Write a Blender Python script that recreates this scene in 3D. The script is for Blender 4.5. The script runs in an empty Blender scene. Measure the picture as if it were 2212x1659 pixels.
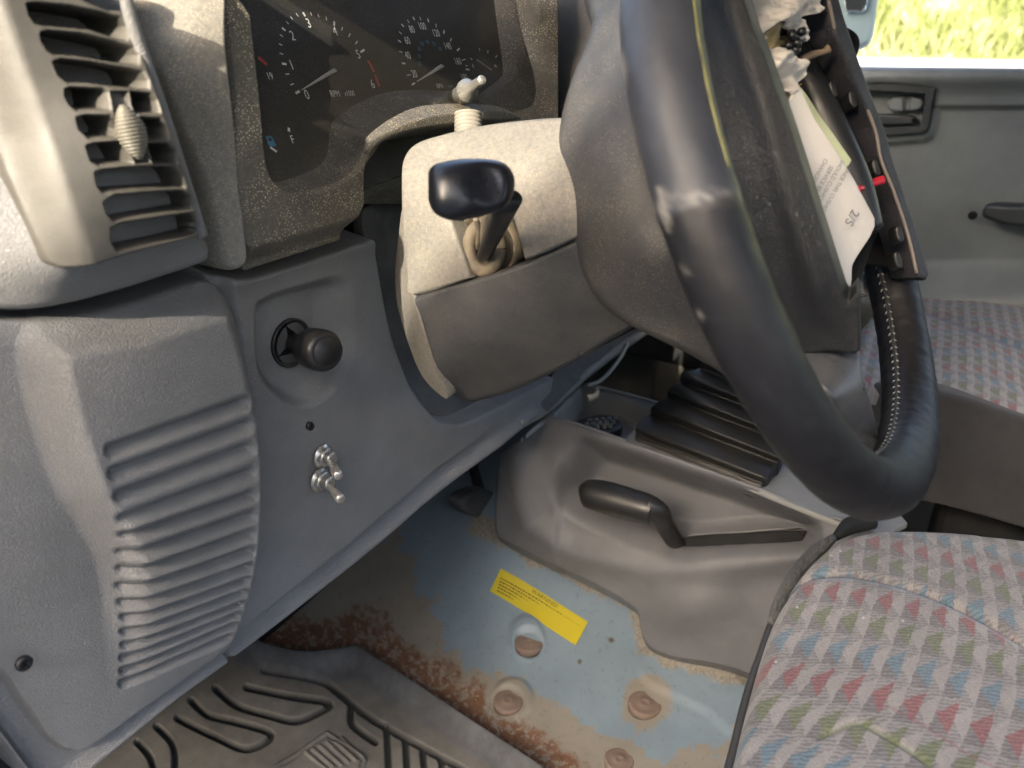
import bpy, math, random
import numpy as np
from mathutils import Matrix, Vector
random.seed(4); rng = np.random.default_rng(4)
S = bpy.context.scene
COL = S.collection

# ------------------------------------------------------------------ camera
# world frame: X = vehicle right, Y = vehicle forward, Z = up; the camera stands in the open driver's door
RM = np.array([[0.52714703, 0.32388823, -0.78562868],
               [-0.84961853, 0.21857222, -0.47997347],
               [0.01625885, 0.92050128, 0.39040114]])
F, CX, CY = 1684.0, 1106.0, 829.5
cam_d = bpy.data.cameras.new('camera'); cam = bpy.data.objects.new('camera', cam_d); COL.objects.link(cam)
m = Matrix.Identity(4)
for i in range(3):
    for j in range(3): m[i][j] = RM[i][j]
cam.matrix_world = m
cam_d.sensor_width = 36; cam_d.lens = F / 2212 * 36; cam_d.clip_start = .02; cam_d.clip_end = 500
cam_d.dof.use_dof = True; cam_d.dof.focus_distance = .68; cam_d.dof.aperture_fstop = 7.0
S.camera = cam
# ------------------------------------------------------------------ light
SUN_DIR = Vector((-.90, -.04, .43)).normalized()       # towards the sun
wd = bpy.data.worlds.new('World'); S.world = wd; wd.use_nodes = True
nt = wd.node_tree; bg = nt.nodes['Background']
sky = nt.nodes.new('ShaderNodeTexSky'); sky.sky_type = 'NISHITA'; sky.sun_disc = False; sky.dust_density = 6; sky.air_density = .9; sky.ozone_density = .4
sky.sun_elevation = math.asin(SUN_DIR.z); sky.sun_rotation = math.atan2(SUN_DIR.x, SUN_DIR.y)
nt.links.new(sky.outputs[0], bg.inputs[0]); bg.inputs[1].default_value = .15
sd = bpy.data.lights.new('sun', 'SUN'); sd.energy = 2.0; sd.angle = math.radians(.5); sd.color = (1, .90, .74)
so = bpy.data.objects.new('sun', sd); COL.objects.link(so); so.rotation_euler = SUN_DIR.to_track_quat('Z', 'Y').to_euler()
S.view_settings.view_transform = 'Standard'; S.view_settings.look = 'None'
S.view_settings.exposure = 2.6; S.view_settings.gamma = 1

# ------------------------------------------------------------------ geometry helpers
def ray(px, py):
    d = np.stack([(np.asarray(px, float) - CX) / F, (CY - np.asarray(py, float)) / F, -np.ones_like(np.asarray(px, float))], -1)
    return d @ RM.T
def depth_of(px, py, spec):
    r = ray(px, py)
    k, v = spec
    if k == 'z': return v
    if k in 'XYZ': return v / r['XYZ'.index(k)]
    a, b, c, d = v                                       # plane aX+bY+cZ=d
    return d / (a * r[0] + b * r[1] + c * r[2])
def at(px, py, k, v):
    return ray(px, py) * depth_of(px, py, (k, v))
def prof(*a): return a
def cat(pts, n=6, closed=False):
    P = np.array(pts, float); N = len(P); out = []
    rg = range(N if closed else N - 1)
    for i in rg:
        if closed: p0, p1, p2, p3 = P[i - 1], P[i], P[(i + 1) % N], P[(i + 2) % N]
        else: p0, p1, p2, p3 = P[max(i - 1, 0)], P[i], P[i + 1], P[min(i + 2, N - 1)]
        for k in range(n):
            t = k / n
            out.append(.5 * ((2 * p1) + (-p0 + p2) * t + (2 * p0 - 5 * p1 + 4 * p2 - p3) * t * t + (-p0 + 3 * p1 - 3 * p2 + p3) * t ** 3))
    if not closed: out.append(P[-1])
    return np.array(out)
def cl(pts, n=4): return cat(pts, n, True)
def segd(P, a, b):
    a = np.asarray(a, float); b = np.asarray(b, float); ab = b - a
    t = np.clip(((P - a) @ ab) / max(ab @ ab, 1e-9), 0, 1)
    q = a + t[..., None] * ab
    return np.hypot(*(P - q).T).T, q, t
def poly_sdf(P, poly, near=False):
    poly = np.asarray(poly, float); n = len(poly)
    best = np.full(len(P), 1e9); Q = np.zeros_like(P); ins = np.zeros(len(P), bool)
    for i in range(n):
        a, b = poly[i], poly[(i + 1) % n]
        d, q, _ = segd(P, a, b)
        m_ = d < best; best[m_] = d[m_]; Q[m_] = q[m_]
        if a[1] != b[1]:
            c = ((a[1] > P[:, 1]) != (b[1] > P[:, 1])) & (P[:, 0] < (b[0] - a[0]) * (P[:, 1] - a[1]) / (b[1] - a[1]) + a[0])
            ins ^= c
    s = np.where(ins, -best, best)
    return (s, Q) if near else s
def line_d(P, pts):
    best = np.full(len(P), 1e9)
    for a, b in zip(pts[:-1], pts[1:]): best = np.minimum(best, segd(P, a, b)[0])
    return best
def ss(a, b, x):
    t = np.clip((x - a) / (b - a), 0, 1); return t * t * (3 - 2 * t)
class Surf:                                              # smooth sheet through control points (1/depth is interpolated)
    def __init__(s, ctrl):
        s.c = np.array([(c[0], c[1]) for c in ctrl], float) / 500
        w = np.array([1 / depth_of(c[0], c[1], (c[2], c[3])) for c in ctrl])
        n = len(ctrl); K = s.U(s.c, s.c); K += np.eye(n) * 1e-4
        Pm = np.c_[np.ones(n), s.c]
        A = np.zeros((n + 3, n + 3)); A[:n, :n] = K; A[:n, n:] = Pm; A[n:, :n] = Pm.T
        if n <= 3:
            s.k = np.r_[np.zeros(n), np.linalg.solve(Pm, w)]
        else: s.k = np.linalg.lstsq(A, np.r_[w, 0, 0, 0], rcond=None)[0]
    def U(s, a, b):
        r2 = ((a[:, None] - b[None]) ** 2).sum(2); return np.where(r2 > 1e-12, r2 * np.log(np.maximum(r2, 1e-12)), 0)
    def __call__(s, px, py):
        P = np.stack([np.atleast_1d(px), np.atleast_1d(py)], -1).astype(float)
        c = P / 500; w = s.U(c, s.c) @ s.k[:-3] + s.k[-3] + c @ s.k[-2:]
        return ray(P[:, 0], P[:, 1]) / w[:, None]
    def pt(s, x, y, lift=0, n=None):
        p = s(x, y)[0]
        if lift: p = p * (1 - lift / np.linalg.norm(p))
        return p
def link(name, V, Fc, mat, parent=None, col=None, smooth=True, attr=None):
    me = bpy.data.meshes.new(name)
    me.from_pydata([tuple(map(float, v)) for v in V], [], [tuple(map(int, f)) for f in Fc])
    if isinstance(mat, (list, tuple)):
        for q in mat: me.materials.append(q)
    elif mat: me.materials.append(mat)
    if smooth: me.polygons.foreach_set('use_smooth', [True] * len(me.polygons))
    if col is not None:
        a = me.color_attributes.new('Col', 'FLOAT_COLOR', 'POINT')
        c = np.ones((len(V), 4), np.float32); c[:, :3] = col
        a.data.foreach_set('color', c.ravel())
    me.update()
    o = bpy.data.objects.new(name, me); COL.objects.link(o)
    if parent is not None:
        o.parent = parent
        top = parent
        o.matrix_parent_inverse = Matrix.Translation(-Vector(parent['_w'])) if '_w' in parent.keys() else Matrix.Identity(4)
        if '_w' not in o.keys() and parent.type == 'MESH': o.matrix_parent_inverse = Matrix.Identity(4)
    return o
def thing(name, label, cat_, loc, group=None, kind=None):
    o = bpy.data.objects.new(name, None); COL.objects.link(o); o.location = loc; o.empty_display_size = .02
    o['label'] = label; o['category'] = cat_; o['_w'] = [float(x) for x in loc]
    if group: o['group'] = group
    if kind: o['kind'] = kind
    return o
def tag(o, label, cat_, group=None, kind=None):
    o['label'] = label; o['category'] = cat_
    if group: o['group'] = group
    if kind: o['kind'] = kind
    return o
def patch(name, mat, parent, outline, ctrl, step=3., disp=None, holes=(), thick=.02, back=None, edge=(0, 0), colfn=None, n=None, base=None):
    outline = np.array(outline, float); sf = ctrl if isinstance(ctrl, Surf) else Surf(ctrl)
    x0, y0 = outline.min(0) - step; x1, y1 = outline.max(0) + step
    nx = int((x1 - x0) / step) + 2; ny = int((y1 - y0) / step) + 2
    gx, gy = np.meshgrid(x0 + np.arange(nx) * step, y0 + np.arange(ny) * step)
    P = np.stack([gx.ravel(), gy.ravel()], -1)
    s, Q = poly_sdf(P, outline, True)
    for h in holes:
        sh, Qh = poly_sdf(P, h, True); sh = -sh
        m_ = sh > s; s = np.where(m_, sh, s); Q[m_] = Qh[m_]
    ins = (s <= 0).reshape(ny, nx)
    cell = ins[:-1, :-1] | ins[1:, :-1] | ins[:-1, 1:] | ins[1:, 1:]
    P = np.where((s > 0)[:, None], Q, P); s = np.minimum(s, 0)
    jj, ii = np.nonzero(cell); a = jj * nx + ii
    quads = np.stack([a, a + nx, a + nx + 1, a + 1], -1)
    used = np.unique(quads); remap = -np.ones(nx * ny, int); remap[used] = np.arange(len(used))
    quads = remap[quads]; P = P[used]; s = s[used]
    B = sf(P[:, 0], P[:, 1])
    if n is None:
        c = quads[len(quads) // 2]
        q = quads[::max(1, len(quads) // 400)]
        nn = np.cross(B[q[:, 1]] - B[q[:, 0]], B[q[:, 3]] - B[q[:, 0]]).sum(0)
        n = nn / np.linalg.norm(nn)
        if n @ B.mean(0) > 0: n = -n
    n = np.array(n, float); n /= np.linalg.norm(n)
    d = np.zeros(len(P))
    if edge[0]:
        t = np.clip((s + edge[0]) / edge[0], 0, 1); d -= edge[1] * (1 - np.sqrt(np.maximum(0, 1 - t * t)))
    if disp is not None: d = d + disp(P, B)
    V = B + n * d[:, None]
    col = None
    if colfn is not None: col = colfn(P, B, s)
    # skirt
    ed = {}
    for f in quads:
        for k in range(4):
            e = (f[k], f[(k + 1) % 4]); 
            if (e[1], e[0]) in ed: del ed[(e[1], e[0])]
            else: ed[e] = 1
    faces = [tuple(f) for f in quads]
    if thick:
        bv = {}; nb = len(V); ex = []; bk = np.array(back if back is not None else -n, float); bk /= np.linalg.norm(bk)
        for (u, v) in ed:
            for w in (u, v):
                if w not in bv: bv[w] = nb + len(ex); ex.append(V[w] + bk * thick)
            faces.append((v, u, bv[u], bv[v]))
        V = np.vstack([V, np.array(ex)])
        if col is not None: col = np.vstack([col, col[list(bv.keys())]])
    return link(name, V, faces, mat, parent, col)
def tube(name, mat, parent, pts, rad, seg=14, sm=5, cap=True, col=None, flat=None):
    P = np.array(pts, float); Rr = np.array(rad if hasattr(rad, '__len__') else [rad] * len(P), float)
    if sm > 1:
        Z = cat(np.c_[P, Rr], sm); P, Rr = Z[:, :3], Z[:, 3]
    T = np.gradient(P, axis=0); T /= np.linalg.norm(T, axis=1)[:, None] + 1e-12
    u = np.cross(T[0], (0, 0, 1.)); 
    if np.linalg.norm(u) < .1: u = np.cross(T[0], (1., 0, 0))
    V = []; th = np.arange(seg) / seg * 2 * math.pi
    for i in range(len(P)):
        u = u - T[i] * (u @ T[i]); u /= np.linalg.norm(u); v = np.cross(T[i], u)
        fa = flat[0] if flat else 1; fb = flat[1] if flat else 1
        for t in th: V.append(P[i] + Rr[i] * (math.cos(t) * u * fa + math.sin(t) * v * fb))
    Fc = [(i * seg + k, i * seg + (k + 1) % seg, (i + 1) * seg + (k + 1) % seg, (i + 1) * seg + k) for i in range(len(P) - 1) for k in range(seg)]
    if cap: Fc += [tuple(range(seg))[::-1], tuple((len(P) - 1) * seg + k for k in range(seg))]
    return link(name, V, Fc, mat, parent)
def lathe(name, mat, parent, o, axis, pr, seg=40, rfn=None):
    o = np.array(o, float); a = np.array(axis, float); a /= np.linalg.norm(a)
    u = np.cross(a, (0, 0, 1.)); 
    if np.linalg.norm(u) < .1: u = np.cross(a, (1., 0, 0))
    u /= np.linalg.norm(u); v = np.cross(a, u); V = []
    for (d, r) in pr:
        for k in range(seg):
            t = k / seg * 2 * math.pi; rr = r * (rfn(t, d) if rfn else 1)
            V.append(o + a * d + rr * (math.cos(t) * u + math.sin(t) * v))
    n = len(pr)
    Fc = [(i * seg + k, i * seg + (k + 1) % seg, (i + 1) * seg + (k + 1) % seg, (i + 1) * seg + k) for i in range(n - 1) for k in range(seg)]
    Fc += [tuple(range(seg))[::-1], tuple((n - 1) * seg + k for k in range(seg))]
    return link(name, V, Fc, mat, parent)
def boxm(name, mat, parent, c, s, bev=.004, rz=0, rx=0):
    import bmesh
    bm = bmesh.new(); bmesh.ops.create_cube(bm, size=1)
    for v in bm.verts: v.co = Vector((v.co.x * s[0], v.co.y * s[1], v.co.z * s[2]))
    if bev: bmesh.ops.bevel(bm, geom=bm.edges[:] , offset=bev, segments=3, affect='EDGES', profile=.5)
    M = Matrix.Translation(Vector(c)) @ Matrix.Rotation(rz, 4, 'Z') @ Matrix.Rotation(rx, 4, 'X')
    bm.transform(M)
    V = [v.co[:] for v in bm.verts]; bm.verts.index_update(); Fc = [[v.index for v in f.verts] for f in bm.faces]; bm.free()
    return link(name, V, Fc, mat, parent, smooth=False)
_tc = {}
def text_mesh(s):
    if s not in _tc:
        cu = bpy.data.curves.new('t', 'FONT'); cu.body = s; cu.align_x = 'CENTER'; cu.align_y = 'CENTER'; cu.size = 1; cu.resolution_u = 3
        o = bpy.data.objects.new('t', cu); COL.objects.link(o); dg = bpy.context.evaluated_depsgraph_get()
        me = o.evaluated_get(dg).to_mesh()
        _tc[s] = (np.array([v.co[:] for v in me.vertices]).reshape(-1, 3), [tuple(p.vertices) for p in me.polygons])
        o.evaluated_get(dg).to_mesh_clear(); bpy.data.objects.remove(o); bpy.data.curves.remove(cu)
    return _tc[s]
class Decal:                                             # flat marks lying on a surface
    def __init__(s): s.V = []; s.F = []
    def add(s, V, Fc):
        k = len(s.V); s.V += [tuple(v) for v in V]; s.F += [tuple(i + k for i in f) for f in Fc]
    def text(s, o, e1, e2, st, size, sx=.8):
        v, f = text_mesh(st); s.add([o + e1 * (p[0] * size * sx) + e2 * (p[1] * size) for p in v], f)
    def poly(s, pts): s.add(pts, [tuple(range(len(pts)))])
    def strip(s, a, b, w0, w1, nrm):
        d = b - a; t = np.cross(nrm, d); t /= np.linalg.norm(t); s.poly([a - t * w0 / 2, a + t * w0 / 2, b + t * w1 / 2, b - t * w1 / 2])

# ------------------------------------------------------------------ materials
def mat(name, col, rough=.5, grain=0, gstr=.1, dust=0, dustcol=(.42, .36, .25), dscale=60, attr=False, metal=0, spec=.5, speck=0, leather=0, sheen=0, var=.12, coat=0, alpha=1):
    M = bpy.data.materials.new(name); M.use_nodes = True; N = M.node_tree; L = N.links; b = N.nodes['Principled BSDF']
    tc = N.nodes.new('ShaderNodeTexCoord'); O = tc.outputs['Object']
    def noise(sc, det=4, ro=.6):
        q = N.nodes.new('ShaderNodeTexNoise'); q.inputs['Scale'].default_value = sc; q.inputs['Detail'].default_value = det; q.inputs['Roughness'].default_value = ro
        L.new(O, q.inputs['Vector']); return q.outputs['Fac']
    def ramp(i, a, c, lo=0, hi=1):
        q = N.nodes.new('ShaderNodeMapRange'); q.inputs[1].default_value = a; q.inputs[2].default_value = c; q.inputs[3].default_value = lo; q.inputs[4].default_value = hi
        L.new(i, q.inputs[0]); return q.outputs[0]
    def mix(f, a, c, mode='MIX'):
        q = N.nodes.new('ShaderNodeMix'); q.data_type = 'RGBA'; q.blend_type = mode
        if isinstance(f, float): q.inputs[0].default_value = f
        else: L.new(f, q.inputs[0])
        for k, v in ((6, a), (7, c)):
            if isinstance(v, tuple): q.inputs[k].default_value = (*v[:3], 1)
            else: L.new(v, q.inputs[k])
        return q.outputs[2]
    if attr:
        q = N.nodes.new('ShaderNodeAttribute'); q.attribute_name = 'Col'; c = q.outputs['Color']
    else: c = tuple(col)
    c = mix(ramp(noise(14, 5), .3, .7), c, mix(1.0, c, (1 - var * 2,) * 3, 'MULTIPLY')) if var else c
    if dust:
        f = ramp(noise(dscale, 8, .75), .35, .75, 0, dust); c = mix(f, c, tuple(dustcol))
    if speck:
        q = N.nodes.new('ShaderNodeTexVoronoi'); q.inputs['Scale'].default_value = 620; L.new(O, q.inputs['Vector'])
        f = ramp(q.outputs['Distance'], .12, .34, 1, 0)
        g = ramp(noise(45, 4), .35, .6, 0, speck)
        mm = N.nodes.new('ShaderNodeMath'); mm.operation = 'MULTIPLY'; L.new(f, mm.inputs[0]); L.new(g, mm.inputs[1])
        c = mix(mm.outputs[0], c, (.75, .62, .42))
    if isinstance(c, tuple): b.inputs['Base Color'].default_value = (*c, 1)
    else: L.new(c, b.inputs['Base Color'])
    L.new(ramp(noise(35, 5), .3, .7, max(rough - .09, 0), min(rough + .09, 1)), b.inputs['Roughness'])
    b.inputs['Metallic'].default_value = metal; b.inputs['Specular IOR Level'].default_value = spec
    if coat: b.inputs['Coat Weight'].default_value = coat
    if sheen: b.inputs['Sheen Weight'].default_value = sheen
    if grain or leather:
        h = None
        if grain: h = noise(grain, 3, .6)
        if leather:
            q = N.nodes.new('ShaderNodeTexVoronoi'); q.feature = 'DISTANCE_TO_EDGE'; q.inputs['Scale'].default_value = leather
            d = N.nodes.new('ShaderNodeTexNoise'); d.inputs['Scale'].default_value = leather * .5; L.new(O, d.inputs['Vector'])
            va = N.nodes.new('ShaderNodeVectorMath'); va.operation = 'MULTIPLY_ADD'; L.new(d.outputs['Color'], va.inputs[0]); va.inputs[1].default_value = (2.2 / leather,) * 3; L.new(O, va.inputs[2])
            L.new(va.outputs[0], q.inputs['Vector'])
            e = ramp(q.outputs['Distance'], 0, .12)
            if h is not None:
                mm = N.nodes.new('ShaderNodeMath'); mm.operation = 'ADD'; L.new(h, mm.inputs[0]); L.new(e, mm.inputs[1]); h = mm.outputs[0]
            else: h = e
        bp = N.nodes.new('ShaderNodeBump'); bp.inputs['Strength'].default_value = gstr; bp.inputs['Distance'].default_value = .0006
        L.new(h, bp.inputs['Height']); L.new(bp.outputs[0], b.inputs['Normal'])
    return M
VINYL = mat('blue_grey_vinyl', (.198, .198, .198), .46, 1500, .7, .14, (.34, .31, .26), 22, leather=420)
VINYL_D = mat('blue_grey_vinyl_dusty', (.19, .195, .22), .55, 1500, .5, .45, (.40, .36, .27), 30, leather=420)
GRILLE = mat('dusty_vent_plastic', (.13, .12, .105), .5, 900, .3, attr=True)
DUSTY = mat('dust_covered_grey_plastic', (.16, .155, .14), .6, 1700, .6, .6, (.36, .32, .24), 300, speck=.5)
BEZEL = mat('speckled_cluster_bezel', (.085, .08, .068), .45, 1500, .8, .3, (.28, .24, .16), 300, speck=1.0)
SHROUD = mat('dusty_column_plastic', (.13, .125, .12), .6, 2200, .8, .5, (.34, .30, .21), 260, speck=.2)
SHROUD_SH = mat('shaded_column_plastic', (.040, .042, .048), .55, 2200, .7, .12, (.3, .27, .2), 30, speck=.08)  # column plastic darkened: the lower half's shade is in this colour
CONE = mat('wheel_back_plastic', (.030, .031, .034), .55, 2200, .6, .09, (.33, .27, .17), 25, speck=.15)
BLACKG = mat('glossy_black_plastic', (.006, .007, .010), .3, var=0)
BLACK = mat('black_plastic', (.011, .012, .014), .4, 900, .15, .06, (.2, .18, .14), 60)
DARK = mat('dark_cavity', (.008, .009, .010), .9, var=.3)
CHROME = mat('nickel_metal', (.62, .60, .55), .3, metal=.8, var=.1, dust=.15)
RUSTM = mat('rusty_metal', (.25, .19, .13), .7, 900, .4, .6, (.2, .12, .07), 200, metal=.2)
DIAL = mat('dial_face_black', (.010, .011, .011), .7, dust=.1, dustcol=(.13, .12, .1), dscale=8, speck=.12)
WHITE = mat('dial_print_white', (.85, .85, .82), .6, var=.05)
REDP = mat('dial_print_red', (.5, .04, .04), .6, var=.05)
BLUEP = mat('dial_print_blue', (.05, .25, .4), .6, var=.05)
LEATHER = mat('black_leather', (.012, .013, .015), .36, 1200, .5, .12, (.25, .23, .2), 70, leather=600)
RIM = mat('worn_rim_leather', (.03, .03, .035), .47, 1600, .3, attr=True, var=.1, spec=.4)
PAD = mat('pad_leather', (.013, .014, .016), .42, 1500, .5, .06, (.14, .13, .11), 60, leather=520)
SPOKE = mat('grey_painted_spoke', (.05, .054, .064), .3, 1800, .2, .1)
CONS = mat('console_plastic', (.13, .133, .145), .5, 1800, .5, .2, (.28, .275, .26), 12, speck=.05)
CONS_L = mat('console_top_plastic', (.18, .185, .185), .5, 1800, .5, .3, (.34, .33, .3), 18)
RUBBER = mat('gear_boot_rubber', (.012, .012, .012), .45, 500, .3, .15, (.08, .075, .06), 25)
FLOOR = mat('painted_floor_steel', (.2, .3, .4), .42, 700, .3, attr=True, var=.1, dust=.2, dustcol=(.23, .21, .185), dscale=25)
MAT_ = mat('dirty_rubber_mat', (.1, .1, .1), .75, 900, .6, attr=True, var=.25, dust=.3, dustcol=(.12, .108, .09), dscale=18)
SEAT = mat('seat_cloth', (.3, .3, .3), .95, 1400, 1.0, attr=True, var=.06, sheen=.15)
SEATD = mat('charcoal_seat_carpet', (.035, .035, .038), .95, 900, 1.0, var=.2, sheen=.1)
FUZZ = mat('grey_seat_edge_fuzz', (.12, .12, .115), .95, 500, 1, var=.3)
DOOR = mat('door_trim_plastic', (.19, .205, .20), .5, 900, .4, .12, (.2, .21, .2), 8)
DOOR_D = mat('door_handle_dark', (.032, .036, .036), .45, 900, .2)
CLOTH = mat('white_airbag_cloth', (.66, .62, .57), .85, 2500, 1.0, var=.06)
CLOTH_T = mat('printed_airbag_tag', (.60, .58, .55), .8, 2500, .8, var=.04)
INK = mat('grey_ink', (.17, .165, .19), .8, var=.1)
TAN = mat('tan_airbag_fabric', (.42, .33, .17), .8, 1500, .6, var=.2)
YEL_GRN = mat('pale_green_sheet', (.55, .6, .38), .5, var=.2)
BROWN = mat('brown_moulded_plastic', (.20, .14, .085), .4, 900, .3, .2, (.3, .22, .14), 80)
FLAPE = mat('flap_edge_leather', (.025, .025, .032), .5, 900, .6, speck=.1)
REDW = mat('red_wire', (.45, .02, .04), .35)
YELLOW = mat('yellow_sticker', (.55, .45, .012), .5, var=.06, dust=.25, dustcol=(.4, .36, .1), dscale=120)
INKB = mat('black_ink', (.06, .05, .02), .7, var=0)
RUSTP = mat('rusty_floor_plug', (.23, .185, .16), .7, 900, .6, .6, (.22, .12, .07), 150)
MIRR = mat('blue_grey_mirror_shell', (.30, .40, .43), .35, var=.1)
GLASS = bpy.data.materials.new('clear_lens'); GLASS.use_nodes = True
_n = GLASS.node_tree; _n.nodes.clear(); _o = _n.nodes.new('ShaderNodeOutputMaterial'); _mx = _n.nodes.new('ShaderNodeMixShader')
_t = _n.nodes.new('ShaderNodeBsdfTransparent'); _g = _n.nodes.new('ShaderNodeBsdfGlossy'); _g.inputs['Roughness'].default_value = .12
_d = _n.nodes.new('ShaderNodeBsdfDiffuse'); _d.inputs['Color'].default_value = (.5, .44, .33, 1); _m2 = _n.nodes.new('ShaderNodeMixShader')
_tc2 = _n.nodes.new('ShaderNodeTexCoord'); _nz = _n.nodes.new('ShaderNodeTexVoronoi'); _nz.inputs['Scale'].default_value = 420
_n.links.new(_tc2.outputs['Object'], _nz.inputs['Vector'])
_mr = _n.nodes.new('ShaderNodeMapRange'); _mr.inputs[1].default_value = .08; _mr.inputs[2].default_value = .3; _mr.inputs[3].default_value = .14; _mr.inputs[4].default_value = .03
_n.links.new(_nz.outputs['Distance'], _mr.inputs[0])
_lw = _n.nodes.new('ShaderNodeFresnel'); _lw.inputs['IOR'].default_value = 1.4
_n.links.new(_lw.outputs[0], _mx.inputs[0]); _n.links.new(_t.outputs[0], _m2.inputs[1]); _n.links.new(_d.outputs[0], _m2.inputs[2]); _n.links.new(_mr.outputs[0], _m2.inputs[0])
_n.links.new(_m2.outputs[0], _mx.inputs[1]); _n.links.new(_g.outputs[0], _mx.inputs[2]); _n.links.new(_mx.outputs[0], _o.inputs[0])

def lin(c): return tuple(((x / 255) ** 2.2) for x in c)
YP = lambda y: ('Y', y)

# ================================================================== outside
def grass_col(P, B, s): return None
GR = bpy.data.materials.new('sunlit_grass_bank'); GR.use_nodes = True
_N = GR.node_tree; _b = _N.nodes['Principled BSDF']; _b.inputs['Roughness'].default_value = .9
_tc3 = _N.nodes.new('ShaderNodeTexCoord'); _z1 = _N.nodes.new('ShaderNodeTexNoise'); _z1.inputs['Scale'].default_value = 1.5; _z1.inputs['Detail'].default_value = 9; _z1.inputs['Roughness'].default_value = .75
_cr = _N.nodes.new('ShaderNodeValToRGB'); _cr.color_ramp.elements[0].position = .34; _cr.color_ramp.elements[0].color = (.05, .07, .01, 1); _cr.color_ramp.elements[1].position = .66; _cr.color_ramp.elements[1].color = (.34, .34, .2, 1)
_e = _cr.color_ramp.elements.new(.5); _e.color = (.12, .145, .045, 1)
_N.links.new(_tc3.outputs['Object'], _z1.inputs['Vector']); _N.links.new(_z1.outputs['Fac'], _cr.inputs[0]); _N.links.new(_cr.outputs[0], _b.inputs['Base Color'])
ROAD = mat('pale_gravel_road', (.40, .40, .38), .9, 40, .5, var=.1)
GZ = -1.45
g = link('ground', [(-60, -60, GZ), (60, -60, GZ), (60, 60, GZ), (-60, 60, GZ)], [(0, 1, 2, 3)], ROAD); tag(g, 'pale dusty gravel ground around the vehicle', 'ground', kind='structure')
def terr(x): return float(np.interp(x, [2.6, 4.6, 9.5, 9.9, 30], [GZ + .01, -.16, .02, .10, 9.6]))
bx = np.r_[np.linspace(2.6, 9.5, 12), np.linspace(9.6, 24, 50)]; by = np.linspace(-16, 24, 110); V = []
for x in bx:
    for y in by: V.append((x, y, terr(x) + (.22 * math.sin(x * 1.7 + y * 1.1) * math.sin(y * 2.3) + random.uniform(0, .2)) * (x > 10)))
nb_ = len(by)
def hface(a, b): return [(i * nb_ + j, (i + 1) * nb_ + j, (i + 1) * nb_ + j + 1, i * nb_ + j + 1) for i in range(a, b) for j in range(nb_ - 1)]
gb = link('hillside', V, hface(11, len(bx) - 1), GR); tag(gb, 'sunlit grassy bank rising beyond the passenger window', 'hillside', kind='structure')
rd = link('road', V[:12 * nb_], hface(0, 11), ROAD); tag(rd, 'pale sunlit road strip below the grass bank', 'road', kind='structure')
V = []; Fc = []
for k in range(22000):
    x = 9.6 + 8 * random.random() ** 1.3; y = random.uniform(-4, 14); z = terr(x) - .05; h = random.uniform(.1, .5); a = random.uniform(0, 6.3); w = random.uniform(.012, .04)
    dx, dy = math.cos(a) * w, math.sin(a) * w; lx, ly = random.uniform(-.2, .2), random.uniform(-.25, .25)
    b0 = len(V); V += [(x - dx, y - dy, z), (x + dx, y + dy, z), (x + lx, y + ly, z + h)]; Fc.append((b0, b0 + 1, b0 + 2))
gg = link('tall_grass', V, Fc, GR, smooth=False); tag(gg, 'dry yellow and green grass growing on the bank', 'grass', kind='stuff')

BLOCK_M = mat('sun_blocker_grey', (.42, .40, .36), .8, 60, .5, .2)
sh = thing('sun_blocker', 'unseen added shed with a sloping roof standing beside the open driver door', 'blocker', (-3.2, 0, GZ))  # stand-in out of frame, added only to block the low sun
prf = [(-6, 2.1), (-.5, 2.1), (-.01, 1.76), (.05, 1.69), (.11, 1.58), (.17, 1.535), (.22, 1.48), (.30, 1.40), (.355, 1.37), (.39, 1.17), (4, 1.15)]  # top edge shaped to set the shadow line on dash, column and wheel
V = [(-3, y, GZ) for y, z in prf] + [(-3, y, z) for y, z in prf] + [(-3.1, y, z) for y, z in prf] + [(-3.1, y, GZ) for y, z in prf]; n_ = len(prf)
Fc = [(r_ * n_ + i, r_ * n_ + i + 1, (r_ + 1) * n_ + i + 1, (r_ + 1) * n_ + i) for r_ in range(3) for i in range(n_ - 1)]
link('blocker_panel', V, Fc, BLOCK_M, sh, smooth=False)

# ================================================================== vehicle body (roof, far door, floor)
DX = 1.50
body = thing('vehicle_body', 'grey roof, sill and passenger door side of the vehicle cabin', 'vehicle body', (0.8, .3, -.8))
HEAD = mat('grey_headliner', (.16, .16, .17), .9, 300, .3)
def slab(name, m_, par, x0, x1, y0, y1, z0, z1, bev=.01): return boxm(name, m_, par, ((x0 + x1) / 2, (y0 + y1) / 2, (z0 + z1) / 2), (x1 - x0, y1 - y0, z1 - z0), bev)
slab('roof', HEAD, body, .13, DX + .06, -1.3, .42, .40, .44)
slab('shade_rail', HEAD, body, .03, .12, -1.3, .29, .33, .44, .02)  # unseen rail, added to keep sun off the far door
slab('shade_rail', HEAD, body, .03, .12, .29, .60, .235, .44, .02)  # deeper front length, added to keep sun off the cluster
slab('tailgate', HEAD, body, .05, DX + .06, -1.34, -1.30, -.8, -.1)
slab('sill', CONS, body, -.02, .06, -.9, .62, -.86, -.74)
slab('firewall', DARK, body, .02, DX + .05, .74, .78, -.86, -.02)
slab('quarter_panel', HEAD, body, .0, .05, -1.3, -.72, -.8, -.1)
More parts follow.
